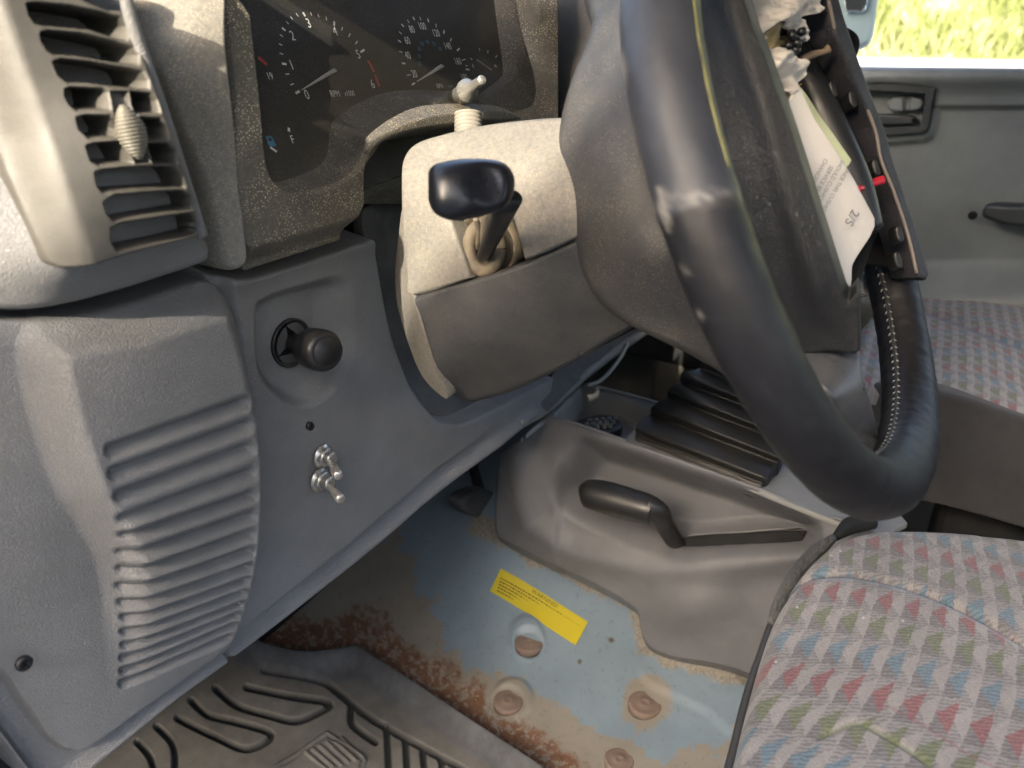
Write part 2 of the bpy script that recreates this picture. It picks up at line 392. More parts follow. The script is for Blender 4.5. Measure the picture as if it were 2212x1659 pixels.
# far door
door = thing('passenger_door', 'grey moulded passenger door trim under the open side window', 'door', (DX, 0, -.8))
dctrl = [(1700, 144, 'X', DX), (2300, 149, 'X', DX), (1900, 700, 'X', DX), (2300, 800, 'X', DX)]
hp = cl([(1860, 188), (2005, 190), (2016, 198), (2012, 220), (2004, 270), (1994, 282), (1975, 285), (1860, 283)], 3)
hp_o = cl([(1860, 182), (2010, 184), (2024, 196), (2022, 225), (2014, 285), (2000, 300), (1975, 304), (1860, 302)], 3)
def ddisp(P, B):
    d = .02 * np.exp(-((P[:, 1] - 165) / 28.) ** 2) - .012 * ss(225, 240, P[:, 1])
    d -= .012 * ss(150, 143, P[:, 1])
    d += .012 * ss(10, -6, poly_sdf(P, hp_o)) * ss(230, 240, P[:, 1])
    d -= .03 * ss(3, -5, poly_sdf(P, hp))
    d += .05 * ss(560, 650, P[:, 1])
    return d
patch('door_trim', DOOR, door, [(1700, 143), (2320, 149), (2320, 760), (1700, 700)], dctrl, 4, ddisp, thick=.06)
sfd = Surf([(a, b, c, v - .002) for a, b, c, v in dctrl])
hnd = patch('handle_bezel', DOOR_D, door, cl([(1830, 186), (2006, 188), (2018, 197), (2013, 222), (2005, 272), (1995, 284), (1975, 288), (1830, 286)], 3), [(1850, 190, 'X', DX - .012), (2000, 190, 'X', DX - .012), (1950, 290, 'X', DX - .012)], 2.5,
           holes=[cl([(1830, 200), (1990, 202), (1998, 210), (1990, 268), (1980, 273), (1830, 272)], 3)], thick=.02)
patch('latch_lever', DOOR_D, hnd, cl([(1840, 246), (1968, 250), (1972, 262), (1965, 270), (1840, 268)], 3), [(1850, 190, 'X', DX + .0), (2000, 190, 'X', DX + .0), (1950, 290, 'X', DX + .0)], 2.5, thick=.01, edge=(4, .004))
patch('lock_slider', DOOR, hnd, cl([(1925, 212), (1988, 213), (1985, 238), (1922, 239)], 3), [(1850, 190, 'X', DX + .002), (2000, 190, 'X', DX + .0), (1950, 290, 'X', DX + .002)], 2.5, lambda P, B: -.008 * ss(1948, 1956, P[:, 0]) * ss(1970, 1960, P[:, 0]), thick=.01, edge=(4, .004))
patch('door_pull', DOOR_D, door, cl([(2118, 462), (2124, 447), (2135, 440), (2180, 442), (2320, 452), (2320, 500), (2200, 492), (2130, 475)], 4), [(2100, 440, 'X', DX - .03), (2300, 440, 'X', DX - .06), (2200, 500, 'X', DX - .05)], 3, thick=.04, edge=(10, .01))
lathe('trim_hole', DARK, door, at(2102, 463, 'X', DX - .0), (-1, 0, 0), [(.012, .007), (.0125, .007), (.013, .004)], 16)
slab('window_sill', DOOR, body, DX + .0, DX + .06, -1.3, .74, -.05, -.012, .006)
slab('door_skin', DOOR, body, DX + .02, DX + .07, -1.3, .74, -.86, -.03, .006)
# window / windscreen pillars of the far side
tube('windscreen_pillar', HEAD, body, [(DX + .03, .62, -.02), (DX + .03, .40, .42)], .02)
tube('near_pillar', HEAD, body, [(.10, .66, -.02), (.10, .46, .42)], .022)
# mirror
mir = thing('wing_mirror', 'pale blue-grey wing mirror outside the passenger window', 'mirror', tuple(at(1860, 100, 'X', DX + .12)))
patch('mirror_shell', MIRR, mir, cl([(1800, -60), (1898, -60), (1896, 40), (1888, 85), (1872, 100), (1850, 103), (1832, 95), (1810, 40)], 4), [(1800, 0, 'X', DX + .13), (1900, 0, 'X', DX + .16), (1850, 90, 'X', DX + .14)], 3, thick=.06, edge=(14, .02))
MG = mat('mirror_glass', (.8, .85, .85), .05, metal=1, var=0)
patch('mirror_glass', MG, mir, cl([(1822, -50), (1872, -50), (1870, 20), (1840, 24), (1828, 22)], 3), [(1800, 0, 'X', DX + .12), (1900, 0, 'X', DX + .15), (1850, 90, 'X', DX + .13)], 4, thick=.004)

# ================================================================== floor
def fbm(P, sc, seed, octv=5):
    r = np.random.default_rng(seed); out = np.zeros(len(P)); amp = 1; tot = 0
    for o in range(octv):
        G = r.random((64, 64)); q = P * sc * 2 ** o; i = np.floor(q).astype(int); f = q - i; f = f * f * (3 - 2 * f)
        a = G[i[:, 0] % 64, i[:, 1] % 64]; b = G[(i[:, 0] + 1) % 64, i[:, 1] % 64]; c = G[i[:, 0] % 64, (i[:, 1] + 1) % 64]; d = G[(i[:, 0] + 1) % 64, (i[:, 1] + 1) % 64]
        out += amp * ((a * (1 - f[:, 0]) + b * f[:, 0]) * (1 - f[:, 1]) + (c * (1 - f[:, 0]) + d * f[:, 0]) * f[:, 1]); tot += amp; amp *= .6
    return out / tot
PLUGS = [(1142, 1392, 30), (1098, 1518, 32), (1393, 1523, 36), (1337, 1645, 32)]
def floor_col(P, B, s):
    n1 = fbm(P, 1 / 60., 3); n2 = fbm(P, 1 / 22., 5); n3 = fbm(P, 1 / 8., 7, 3)
    blue = np.array((.20, .27, .33)); tan = np.array((.26, .24, .205)); rust = np.array((.165, .082, .045)); drk = np.array((.10, .075, .05))
    edge = np.array([(520, 1400), (640, 1400), (775, 1400), (830, 1440), (1000, 1555), (1180, 1675), (1300, 1760)])
    d = line_d(P, edge); 
    up = np.array([(870, 1130), (900, 1260), (950, 1330), (1010, 1430), (1060, 1450), (1130, 1450), (1200, 1510), (1300, 1560), (1380, 1600), (1500, 1620), (1600, 1560), (1620, 1760), (300, 1760), (500, 1200)])
    sd = poly_sdf(P, up) + 16 + (n1 - .5) * 95 + (n2 - .5) * 50 + (n3 - .5) * 22
    t = ss(3, -4, sd)
    c = blue[None] * (1 - t[:, None]) + tan[None] * t[:, None]
    # tan along the console edge
    d2 = line_d(P, [(1040, 1140), (1200, 1215), (1380, 1305), (1400, 1400), (1640, 1470)]) + (n1 - .5) * 60 + (n2 - .5) * 20
    t = ss(30, 20, d2); c = c * (1 - t[:, None]) + (tan * 1.05)[None] * t[:, None]
    r = ss(84, 52, d + (n2 - .5) * 80 + (n1 - .5) * 60 + (n3 - .5) * 30); c = c * (1 - r[:, None]) + rust[None] * r[:, None]
    fl = ss(.56, .62, n3) * r * .7; c = c * (1 - fl[:, None]) + (tan * 1.2)[None] * fl[:, None]
    for x, y, q in PLUGS[1:3]:
        h = ss(q + 24, q + 12, np.hypot(P[:, 0] - x, P[:, 1] - y + 6) + (n2 - .5) * 40); c = c * (1 - h[:, None]) + tan[None] * h[:, None]
    n4 = fbm(P, 1 / 4., 9, 3); mt = np.clip(t + r, 0, 1); c = c * (1 + mt * (n4 - .5) * 1.1)[:, None]
    sp = ss(.72, .78, n3) * .3; c = c * (1 - sp[:, None]) + drk[None] * sp[:, None]
    for (x, y, rr) in ((1320, 1382, 9), (1253, 1430, 7)):
        h = ss(rr, rr - 4, np.hypot(P[:, 0] - x, (P[:, 1] - y)) + (n3 - .5) * 8); c = c * (1 - h[:, None]) + drk[None] * h[:, None]
    return c
def floor_disp(P, B):
    d = .006 * ss(46, 26, np.hypot((P[:, 0] - 1136), (P[:, 1] - 1378) / 1.25)) - .006 * ss(36, 24, np.hypot(P[:, 0] - 1142, (P[:, 1] - 1392)))
    d += .003 * ss(50, 34, np.hypot(P[:, 0] - 1108, P[:, 1] - 1508)) - .003 * ss(40, 28, np.hypot(P[:, 0] - 1098, P[:, 1] - 1518))
    d += .004 * ss(60, 40, line_d(P, [(1430, 1440), (1560, 1500), (1640, 1580)]))
    return d + .0012 * (fbm(P, 1 / 40., 11) - .5)
FCT = [(600, 1450, 'Z', -.765), (900, 1550, 'Z', -.76), (1300, 1659, 'Z', -.75), (1080, 1180, 'Z', -.66), (1390, 1340, 'Z', -.70), (1600, 1500, 'Z', -.70), (900, 1200, 'Z', -.72), (1000, 1400, 'Z', -.745)]
flo = patch('floor', FLOOR, None, [(330, 1280), (980, 880), (1180, 900), (1500, 1150), (1760, 1250), (1760, 1760), (250, 1760)], FCT, 2.6, floor_disp, thick=0, n=(0, 0, 1), colfn=floor_col)
tag(flo, 'blue painted steel floor pan with brown rust patches', 'floor', kind='structure')
slab('cabin_floor', CONS, body, .05, DX + .04, -1.3, .75, -.90, -.86, 0)
FS = Surf(FCT)
for k, (x, y, q) in enumerate(PLUGS):
    p = FS.pt(x, y) + np.array((0, 0, .002)); z = -(RM.T @ p)[2]; r = q * z / F
    lb = ['rusty round floor plug in the embossed hollow below the yellow sticker', 'rusty round floor plug at the edge of the brown rust, beside the mat',
          'rusty round floor plug ringed by bare tan metal, nearest the console base', 'rusty round floor plug cut by the bottom edge of the photo'][k]
    t = thing('floor_plug', lb, 'floor plug', tuple(p), 'rusty floor plugs')
    lathe('plug_disc', RUSTP, t, p, (0.05, 0, 1), [(-.008, r), (.0012, r), (.0022, r * .93), (.0019, r * .8), (.0020, r * .42), (.0028, r * .36), (.0029, r * .2), (.0024, r * .15), (.0024, .0002)], 40)
# warning sticker
nrm = np.array((0, 0, 1.))
def fl_up(p, l=.0022):
    c_ = RM.T @ p; x_ = CX - F * c_[0] / c_[2]; y_ = CY + F * c_[1] / c_[2]
    b_ = FS(x_, y_)[0]; dd_ = floor_disp(np.array([[x_, y_]]), None)[0]
    return np.array((p[0], p[1], b_[2] + max(dd_, 0) * .9 + l))
q4 = [FS.pt(1082, 1231) , FS.pt(1270, 1346), FS.pt(1243, 1397), FS.pt(1058, 1280)]

st = thing('warning_sticker', 'yellow warning sticker on the blue painted floor', 'sticker', tuple(q4[3]))
NS = 12
V = []; 
for j in range(5):
    for i in range(NS + 1):
        a = i / NS; b = j / 4
        p = (q4[0] * (1 - a) + q4[1] * a) * (1 - b) + (q4[3] * (1 - a) + q4[2] * a) * b
        V.append(fl_up(p))
link('sticker_sheet', V, [(j * (NS + 1) + i, (j + 1) * (NS + 1) + i, (j + 1) * (NS + 1) + i + 1, j * (NS + 1) + i + 1) for j in range(4) for i in range(NS)], YELLOW, st)
e1 = q4[1] - q4[0]; Ls = np.linalg.norm(e1); e1 /= Ls; e2 = q4[0] - q4[3]; Hs = np.linalg.norm(e2); e2 -= e1 * (e2 @ e1); e2 /= np.linalg.norm(e2)
D = Decal(); o = q4[3]
D.text(o + e1 * Ls * .52 + e2 * Hs * .80, e1, e2, 'WARNING!', Hs * .24, 1.0)
for r_ in range(5):
    x = .03 + .01 * r_
    while x < (.95 if r_ < 4 else .4):
        w = random.uniform(.012, .04); a = o + e1 * Ls * x + e2 * Hs * (.62 - .125 * r_); D.strip(a, a + e1 * Ls * w, Hs * .045, Hs * .045, np.array((0, 0, 1.))); x += w + .008
D.V = [tuple(fl_up(np.array(v), .0038)) for v in D.V]
link('sticker_print', D.V, D.F, INKB, st, smooth=False)

# ------------------------------------------------------------------ rubber mat
def mz(pts): return [(173 + x * .375, 1325 + y * .375) for x, y in pts]
MCT = [(500, 1500, 'Z', -.745), (900, 1600, 'Z', -.745), (1100, 1700, 'Z', -.745), (200, 1659, 'Z', -.745)]
GRV = [mz(q) for q in ([(960, 425), (1200, 475), (1430, 515), (1370, 570), (1240, 620), (1100, 590), (900, 530), (780, 430)],
    [(640, 500), (690, 550), (750, 590), (900, 625), (1090, 685), (1060, 745), (940, 780), (800, 720), (650, 650), (560, 600)],
    [(440, 650), (520, 730), (545, 800), (545, 900)], [(330, 740), (400, 820), (425, 900)], [(1060, 330), (1370, 385), (1480, 450), (1700, 620), (2250, 920)],
    [(1560, 540), (1570, 640), (1700, 740)], [(1765, 650), (1780, 900)], [(1875, 740), (1885, 900)], [(1975, 800), (1985, 900)], [(2080, 850), (2090, 900)])]
HEEL = cl(mz([(1100, 930), (1250, 800), (1400, 695), (1440, 690), (1600, 800), (1650, 840), (1640, 890), (1600, 980)]), 4)
HR = [mz([(1300 + k * 42, 810 - k * 18), (1420 + k * 42, 910 - k * 14)]) for k in range(6)]
def mat_g(P):
    g = np.full(len(P), 1e9)
    for q in GRV: g = np.minimum(g, line_d(P, cat(q, 4)))
    return g
def mdisp(P, B):
    d = -.006 * ss(9, 4, mat_g(P)); sh = poly_sdf(P, HEEL)
    d += .003 * ss(2, -4, sh) ; d -= .003 * ss(4, 2, np.abs(sh + 9))
    for q in HR: d += .002 * ss(5, 2, line_d(P, q))
    lipd = line_d(P, LIP); d += .018 * np.exp(-(lipd / 26) ** 2)
    return d
LIP = cat([(500, 1370), (560, 1405), (642, 1428), (728, 1424), (773, 1417), (810, 1440), (1002, 1568), (1170, 1680)], 5)
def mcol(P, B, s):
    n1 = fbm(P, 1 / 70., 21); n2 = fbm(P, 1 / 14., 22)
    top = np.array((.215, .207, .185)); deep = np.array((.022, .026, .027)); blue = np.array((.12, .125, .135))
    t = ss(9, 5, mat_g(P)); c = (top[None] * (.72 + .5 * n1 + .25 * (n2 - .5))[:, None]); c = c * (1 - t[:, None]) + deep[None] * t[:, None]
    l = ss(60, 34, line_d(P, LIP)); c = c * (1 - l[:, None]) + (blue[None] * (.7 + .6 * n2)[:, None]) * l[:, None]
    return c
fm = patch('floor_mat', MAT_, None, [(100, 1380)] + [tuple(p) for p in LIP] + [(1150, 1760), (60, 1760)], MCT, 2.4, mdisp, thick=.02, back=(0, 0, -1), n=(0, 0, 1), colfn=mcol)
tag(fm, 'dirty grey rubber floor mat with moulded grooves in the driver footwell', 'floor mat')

# ================================================================== dashboard
dash = thing('dashboard', 'blue-grey moulded dashboard left of the steering column', 'dashboard', (.3, .46, -.45))
DPL = [(-100, 700, 'Y', .47), (60, 1000, 'Y', .452), (300, 700, 'Y', .45), (600, 1200, 'Y', .45), (1100, 900, 'Y', .45), (200, 1640, 'Y', .45), (800, 560, 'Y', .45), (-60, 1600, 'Y', .475)]
def zz(pts): return [(x * .6532, 576 + y * .6532) for x, y in pts]
def z6(pts): return [(403 + x / 4, 553 + y / 4) for x, y in pts]
BOT = cat([(-80, 1500), (0, 1602), (45, 1662), (90, 1712), (150, 1715), (230, 1655), (300, 1598), (420, 1500), (560, 1396), (700, 1287), (850, 1165), (1000, 1030), (1080, 955), (1150, 894)], 4)
FLG = cat([(-80, 1400), (0, 1440), (59, 1520), (120, 1600), (165, 1622), (200, 1612), (261, 1570), (380, 1480), (500, 1380), (640, 1270), (800, 1140), (960, 1000), (1060, 912)], 4)
RP = cl([(60, 760), (72, 728), (110, 712), (250, 690), (380, 650), (455, 640), (485, 680), (520, 800), (560, 1000), (560, 1200), (500, 1420), (300, 1540), (262, 1440), (250, 1300), (232, 1200), (190, 1120), (140, 1040), (100, 930), (75, 840)], 4)
GL = zz([(295, 575), (305, 650), (325, 725), (345, 800), (360, 860), (370, 925), (380, 985), (385, 1045), (392, 1100), (400, 1150), (403, 1200), (405, 1245), (405, 1290), (408, 1335), (405, 1378)])
GRr = zz([(738, 425), (745, 500), (750, 575), (758, 655), (762, 730), (763, 795), (763, 855), (763, 912), (763, 965), (760, 1010), (757, 1053), (755, 1093), (748, 1130), (742, 1168), (730, 1210)])
def adisp(P, B):
    d = .024 * ss(34, -48, poly_sdf(P, RP)) * ss(1560, 1150, P[:, 1])
    dmin = np.full(len(P), 1e9); tt = np.zeros(len(P))
    for i in range(15):
        gd = segd(P, GL[i], GRr[i])[0]
        sp = 25. if i == 0 else np.hypot(*(np.array(GL[i]) - GL[i - 1])) / 2
        sp = min(max(sp, 11), 23)
        t = np.clip(1 - gd / sp, 0, 1); tt = np.maximum(tt, t ** 1.7)
    d -= .0085 * tt
    # lower flange with rolled bead
    fl = poly_sdf(P, np.vstack([FLG, [(1100, 1760), (-200, 1760)]]))
    d -= .012 * ss(4, -14, fl)
    d += .010 * np.exp(-((line_d(P, BOT) - 13) / 11.) ** 2)
    return d
A_OUT = [tuple(p) for p in cat([(-90, 670), (0, 690), (100, 690), (200, 675), (300, 648), (390, 618), (440, 606), (462, 612), (478, 635), (495, 700), (510, 800), (518, 900), (522, 1000), (520, 1120), (512, 1230), (500, 1330), (488, 1394)], 4)]
A_OUT += [(560, 1396)][:0] + [(500, 1440)] + [tuple(p) for p in BOT[::-1] if p[0] < 500]
patch('speaker_panel', VINYL, dash, A_OUT, DPL, 2.6, adisp, thick=.03, back=(0, 1, 0), n=(0, -1, 0), edge=(9, .004))
REC = cl(z6([(620, 470), (660, 400), (800, 330), (1100, 240), (1300, 195), (1420, 260), (1420, 500), (1440, 800), (1340, 1060), (1220, 1190), (1080, 1280), (950, 1290), (820, 1220), (720, 1120), (660, 1030), (622, 850)]), 4)
CUT = np.array([(812, 500), (818, 560), (832, 650), (850, 730), (870, 790), (890, 840), (912, 880), (938, 905), (975, 914), (1015, 903), (1080, 872), (1200, 818), (1300, 760), (1300, 400), (812, 400)], float)
def cdisp(P, B):
    d = -.016 * ss(10, -26, poly_sdf(P, REC)) * (1 - .65 * ss(700, 755, P[:, 0]))
    d += .004 * np.exp(-((P[:, 1] - (600 - (P[:, 0] - 540) * .31)) / 22.) ** 2)
    d += .010 * ss(120, 10, np.abs(poly_sdf(P, CUT))) * ss(820, 900, P[:, 1]) * .8
    d -= .003 * ss(12, 6, np.hypot(P[:, 0] - 671, P[:, 1] - 921))
    sx = P[:, 0] - np.interp(P[:, 1], [600, 700, 1000, 1200, 1394], [478, 505, 532, 530, 495]); d -= .010 * ss(22, 0, sx)
    fl = poly_sdf(P, np.vstack([FLG, [(1100, 1760), (-200, 1760)]])); d -= .012 * ss(4, -14, fl) * ss(1100, 900, P[:, 0])
    d += .010 * np.exp(-((line_d(P, BOT) - 12) / 10.) ** 2)
    return d
C_OUT = [(460, 590)] + [tuple(p) for p in cat([(475, 596), (540, 600), (640, 570), (720, 543), (775, 524), (796, 517), (808, 524), (816, 560), (832, 650), (850, 730), (870, 790), (890, 840), (912, 880), (938, 905), (975, 914), (1015, 903), (1080, 872), (1200, 818)], 4)] + [(1190, 850), (1150, 894)]
C_OUT += [tuple(p) for p in BOT[::-1] if 470 < p[0] < 1145] + [(500, 1440), (480, 1394)]
patch('lower_cover', VINYL, dash, C_OUT, DPL, 2.5, cdisp, thick=.05, back=(0, 1, .15), n=(0, -1, 0), edge=(7, .004))
# near-black sheet standing in for the shade behind the dash gaps
patch('gap_backing', DARK, dash, [(180, -80), (1300, -80), (1300, 400), (1240, 860), (1090, 880), (980, 900), (480, 1200), (450, 640), (-60, 690), (-60, -80)], [(200, 0, 'Y', .53), (900, 0, 'Y', .53), (700, 900, 'Y', .53)], 14, thick=.02)
# collar around the column opening
COLR = mat('collar_plastic', (.045, .045, .047), .6, 1500, .6, .3, (.25, .21, .14), 25, speck=.12)
patch('column_collar', COLR, dash, cl([(780, 470), (830, 430), (900, 400), (1000, 420), (1010, 600), (1000, 800), (1090, 850), (1150, 840), (1090, 880), (1000, 905), (950, 900), (900, 870), (860, 780), (820, 640)], 4),
      [(800, 480, 'Y', .478), (860, 600, 'Y', .485), (900, 800, 'Y', .49), (960, 900, 'Y', .468), (1100, 860, 'Y', .468), (1000, 500, 'Y', .50)], 3, thick=.01)
# trim right of the opening and light edge rail
patch('side_trim', COLR, dash, [(1140, 893), (1165, 850), (1200, 800), (1390, 700), (1400, 706), (1330, 758), (1262, 812), (1186, 882)], [(1150, 880, 'Y', .445), (1390, 705, 'Y', .44), (1200, 810, 'Y', .46)], 3, thick=.02)
RAILM = mat('pale_edge_rail', (.15, .15, .148), .5, 1200, .4, .2)
tube('edge_rail', RAILM, dash, [at(x, y, 'Y', .44) for x, y in ((1120, 918), (1186, 880), (1262, 812), (1330, 758), (1405, 706))], [.006, .006, .006, .007, .008])
# vent pad and bezel
VCT = [(-60, 100, 'Y', .47), (60, 300, 'Y', .435), (150, 585, 'Y', .415), (300, 100, 'Y', .43), (430, 500, 'Y', .415), (450, 560, 'Y', .418), (200, 660, 'Y', .43), (0, 680, 'Y', .455)]
patch('vent_pad', VINYL, dash, cl([(-80, -80), (120, -80), (265, -60), (300, 40), (350, 200), (405, 380), (440, 490), (462, 528), (463, 552), (452, 572), (380, 600), (300, 630), (200, 662), (100, 681), (0, 679), (-80, 660)], 4), VCT, 3, lambda P, B: -.010 * ss(0, 1, (P[:, 1] - 560) / 130), thick=.04, back=(0, 1, 0), n=(0, -1, 0), edge=(22, .014))
def s4(p): return np.array(p, float) / 4
SL = [s4(q) for q in (
 [(250, 40), (330, 35), (600, 60), (850, 110), (1040, 160), (1100, 230), (1090, 340), (1040, 330), (800, 250), (400, 215), (320, 190), (270, 120)],
 [(370, 290), (420, 275), (700, 300), (1000, 370), (1150, 420), (1190, 480), (1190, 550), (1000, 530), (700, 480), (480, 460), (420, 420), (375, 340)],
 [(480, 540), (540, 520), (800, 545), (1100, 600), (1230, 630), (1275, 700), (1280, 765), (1000, 740), (800, 715), (600, 705), (520, 640)],
 [(580, 780), (620, 765), (900, 775), (935, 800), (945, 940), (680, 945), (620, 900), (580, 830)],
 [(1145, 800), (1300, 820), (1350, 870), (1375, 970), (1200, 975), (1170, 900)],
 [(680, 1025), (750, 1005), (960, 1010), (1000, 1040), (1045, 1130), (1030, 1180), (780, 1185), (700, 1110)],
 [(1220, 1030), (1380, 1040), (1430, 1100), (1450, 1190), (1280, 1190), (1240, 1110)],
 [(765, 1270), (820, 1250), (1060, 1230), (1100, 1290), (1140, 1400), (870, 1420), (800, 1380)],
 [(1295, 1255), (1450, 1250), (1510, 1320), (1520, 1400), (1350, 1400)],
 [(840, 1500), (900, 1480), (1100, 1460), (1500, 1450), (1560, 1520), (1590, 1610), (1200, 1630), (900, 1650), (860, 1600)])]
SL += [np.array(q, float) * .3819 for q in ([(600, 1150), (660, 1110), (1030, 1085), (1075, 1120), (1085, 1175), (650, 1240), (615, 1200)],
 [(640, 1300), (700, 1270), (1080, 1215), (1110, 1260), (1120, 1315), (1000, 1345), (670, 1410), (645, 1370)])]
SL += [np.array([(150, -30), (250, -40), (300, 0), (285, 22), (240, 22), (190, 0)], float)]
VANE = s4([(960, 790), (1110, 790), (1200, 1000), (1330, 1410), (1180, 1410), (1080, 1200), (1000, 1010)])
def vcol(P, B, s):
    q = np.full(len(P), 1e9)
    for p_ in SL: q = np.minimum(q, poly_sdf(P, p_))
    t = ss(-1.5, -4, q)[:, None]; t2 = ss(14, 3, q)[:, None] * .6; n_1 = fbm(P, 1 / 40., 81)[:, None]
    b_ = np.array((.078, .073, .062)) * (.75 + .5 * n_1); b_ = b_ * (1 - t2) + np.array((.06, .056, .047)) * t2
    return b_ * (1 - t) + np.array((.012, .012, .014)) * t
def vdisp(P, B):
    d = np.zeros(len(P))
    for q in SL:
        s = poly_sdf(P, q); d = np.minimum(d, -.050 * ss(1.5, -3.5, s) - .0025 * ss(7, 0, s))
    d -= .006 * ss(2, -5, poly_sdf(P, VANE))
    L = P[:, 0] - np.interp(P[:, 1], [0, 200, 585], [28, 95, 225]); d -= .020 * ss(-5, -100, L) ** 1.3
    return d
BZ = cl([(-80, -70), (100, -80), (262, -50), (278, 0), (300, 90), (330, 170), (370, 280), (410, 400), (426, 470), (431, 500), (425, 512), (300, 545), (190, 578), (165, 585), (148, 580), (130, 550), (60, 380), (0, 205), (-50, 80)], 4)
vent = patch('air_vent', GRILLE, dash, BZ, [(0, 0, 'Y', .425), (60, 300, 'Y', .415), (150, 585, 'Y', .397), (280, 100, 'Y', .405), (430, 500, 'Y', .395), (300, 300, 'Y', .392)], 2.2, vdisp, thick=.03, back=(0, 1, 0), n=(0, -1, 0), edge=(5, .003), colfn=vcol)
WHEELM = mat('pale_thumbwheel', (.15, .14, .11), .5, 900, .2)
a = at(264, 226, 'Y', .392); b = at(303, 343, 'Y', .388)
NP = 60
tube('thumbwheel', WHEELM, vent, [a + (b - a) * k / NP for k in range(NP + 1)], [.0002 + (.0078 * math.sin(math.pi * (.03 + .94 * k / NP)) ** .75) * (1 + .09 * math.cos(k / NP * 2 * math.pi * 15)) for k in range(NP + 1)], 16, 1, flat=(1, .9))
tube('vent_rail', VINYL, dash, [at(x, y, 'Y', .405) for x, y in ((270, -20), (280, 30), (305, 110), (350, 240), (400, 395), (437, 510))], [.0032, .0034, .0036, .0036, .0036, .0036])
# pale dusty strip
patch('centre_strip', DUSTY, dash, cl([(318, -60), (480, -60), (498, 100), (522, 330), (541, 520), (543, 562), (530, 582), (505, 588), (484, 574), (474, 540), (450, 440), (440, 400), (414, 335), (388, 280), (356, 190), (332, 130), (330, 70)], 4),
      [(330, 0, 'Y', .46), (470, 0, 'Y', .435), (420, 330, 'Y', .445), (530, 400, 'Y', .430), (500, 580, 'Y', .435), (400, 100, 'Y', .430)], 3, lambda P, B: -.02 * ss(26, 0, P[:, 0] - np.interp(P[:, 1], [0, 330, 580], [320, 405, 500])) * 0, thick=.03, back=(0, 1, 0), n=(0, -1, 0), edge=(16, .012))
# pull knob
H = at(629, 741, 'Y', .466)
E_ = at(715, 762, 'Y', .466 - .058); 
pk = lathe('grommet', BLACK, dash, at(631, 741, 'Y', .462), (0, -1, 0), [(-.002, .0205), (.0006, .0205), (.0012, .0195), (-.001, .018), (-.003, .0165), (-.0035, .002), (-.0035, .0001)], 44)
D = Decal(); c0 = at(634, 742, 'Y', .4642)
for k in range(4):
    an = math.pi / 4 + k * math.pi / 2 + .35
    pts = []
    for j in range(13):
        tt = j / 12 * math.pi / 2 - math.pi / 4 + an
        pts.append(c0 + .0185 * np.array((math.cos(tt), 0, math.sin(tt))))
    pts.append(c0 + .0075 * np.array((math.cos(an), -.35, math.sin(an)))); 
    for j in range(len(pts) - 2): D.add([pts[j], pts[j + 1], pts[-1]], [(0, 1, 2)])
PETAL = mat('rubber_petals', (.07, .072, .07), .5, 900, .2)
link('grommet_petals', D.V, D.F, PETAL, pk, smooth=False)
ax = E_ - H; ax /= np.linalg.norm(ax)
KNOBM = mat('worn_black_knob', (.010, .010, .012), .38, 700, .1, .06, (.2, .18, .14), 80)
kb = lathe('pull_knob', KNOBM, dash, H, ax, [(-.01, .0085), (.008, .0085), (.024, .0088), (.026, .011), (.028, .0145), (.032, .0162), (.044, .0168), (.050, .0163), (.0535, .0145), (.0548, .0118), (.0543, .0112), (.0550, .0108), (.0552, .0001)], 48)
# screw
def screw(px, py, Y, r, par, m_=RUSTM):
    p = at(px, py, 'Y', Y); s_ = lathe('screw', m_, par, p, (0, -1, .05), [(-.002, r), (.0005, r), (.0012, r * .8), (.0014, r * .4), (.0008, r * .35), (.0008, .0001)], 24)
    D = Decal(); c = p + np.array((0, -.0018, 0))
    for an in (.5, .5 + math.pi / 2):
        v = np.array((math.cos(an), 0, math.sin(an))) * r * .55; D.strip(c - v, c + v, r * .18, r * .18, np.array((0, -1., 0)))
    link('screw_cross', D.V, D.F, DARK, s_, smooth=False); return s_
screw(671, 921, .4515, .0046, dash, mat('dark_screw', (.05, .045, .045), .35, metal=.7)); screw(53, 1434, .449, .005, dash, BLACK)
# toggle switches
def toggle(px, py, tx, ty, turn):
    p = at(px, py, 'Y', .4475); e = at(tx, ty, 'Y', .4475 - .036)
    sw = lathe('toggle_switch', CHROME, dash, p, (0, -1, 0), [(0, .0105), (.0012, .0105), (.0014, .0092), (.002, .009)], 6 * 6)
    lathe('nut', CHROME, sw, p + np.array((0, -.002, 0)), (0, -1, 0), [(0, .0088), (.0035, .0088), (.0042, .0080)], 6, None)
    pr = [(0, .0062)]
    for k in range(9): pr += [(.0008 * k + .0004, .0064), (.0008 * k + .0008, .0056)]
    pr += [(.0082, .005), (.0076, .0035), (.0076, .0001)]
    lathe('bushing', CHROME, sw, p + np.array((0, -.004 if turn else -.0055, 0)), (0, -1, 0), pr, 30)
    s0 = p + np.array((0, -.008, 0)); d = e - s0; L_ = np.linalg.norm(d); d /= L_
    lathe('lever', CHROME, sw, s0, d, [(0, .0022), (L_ * .35, .0032), (L_ * .85, .0043), (L_ * .96, .0042), (L_ * .99, .0032), (L_, .0008)], 24)
    return sw
t1 = toggle(697, 985, 731, 1029, 1); t1['label'] = 'upper toggle switch with chrome lever'
t2 = toggle(690, 1036, 737, 1080, 0); t2['label'] = 'lower toggle switch with exposed threaded collar'

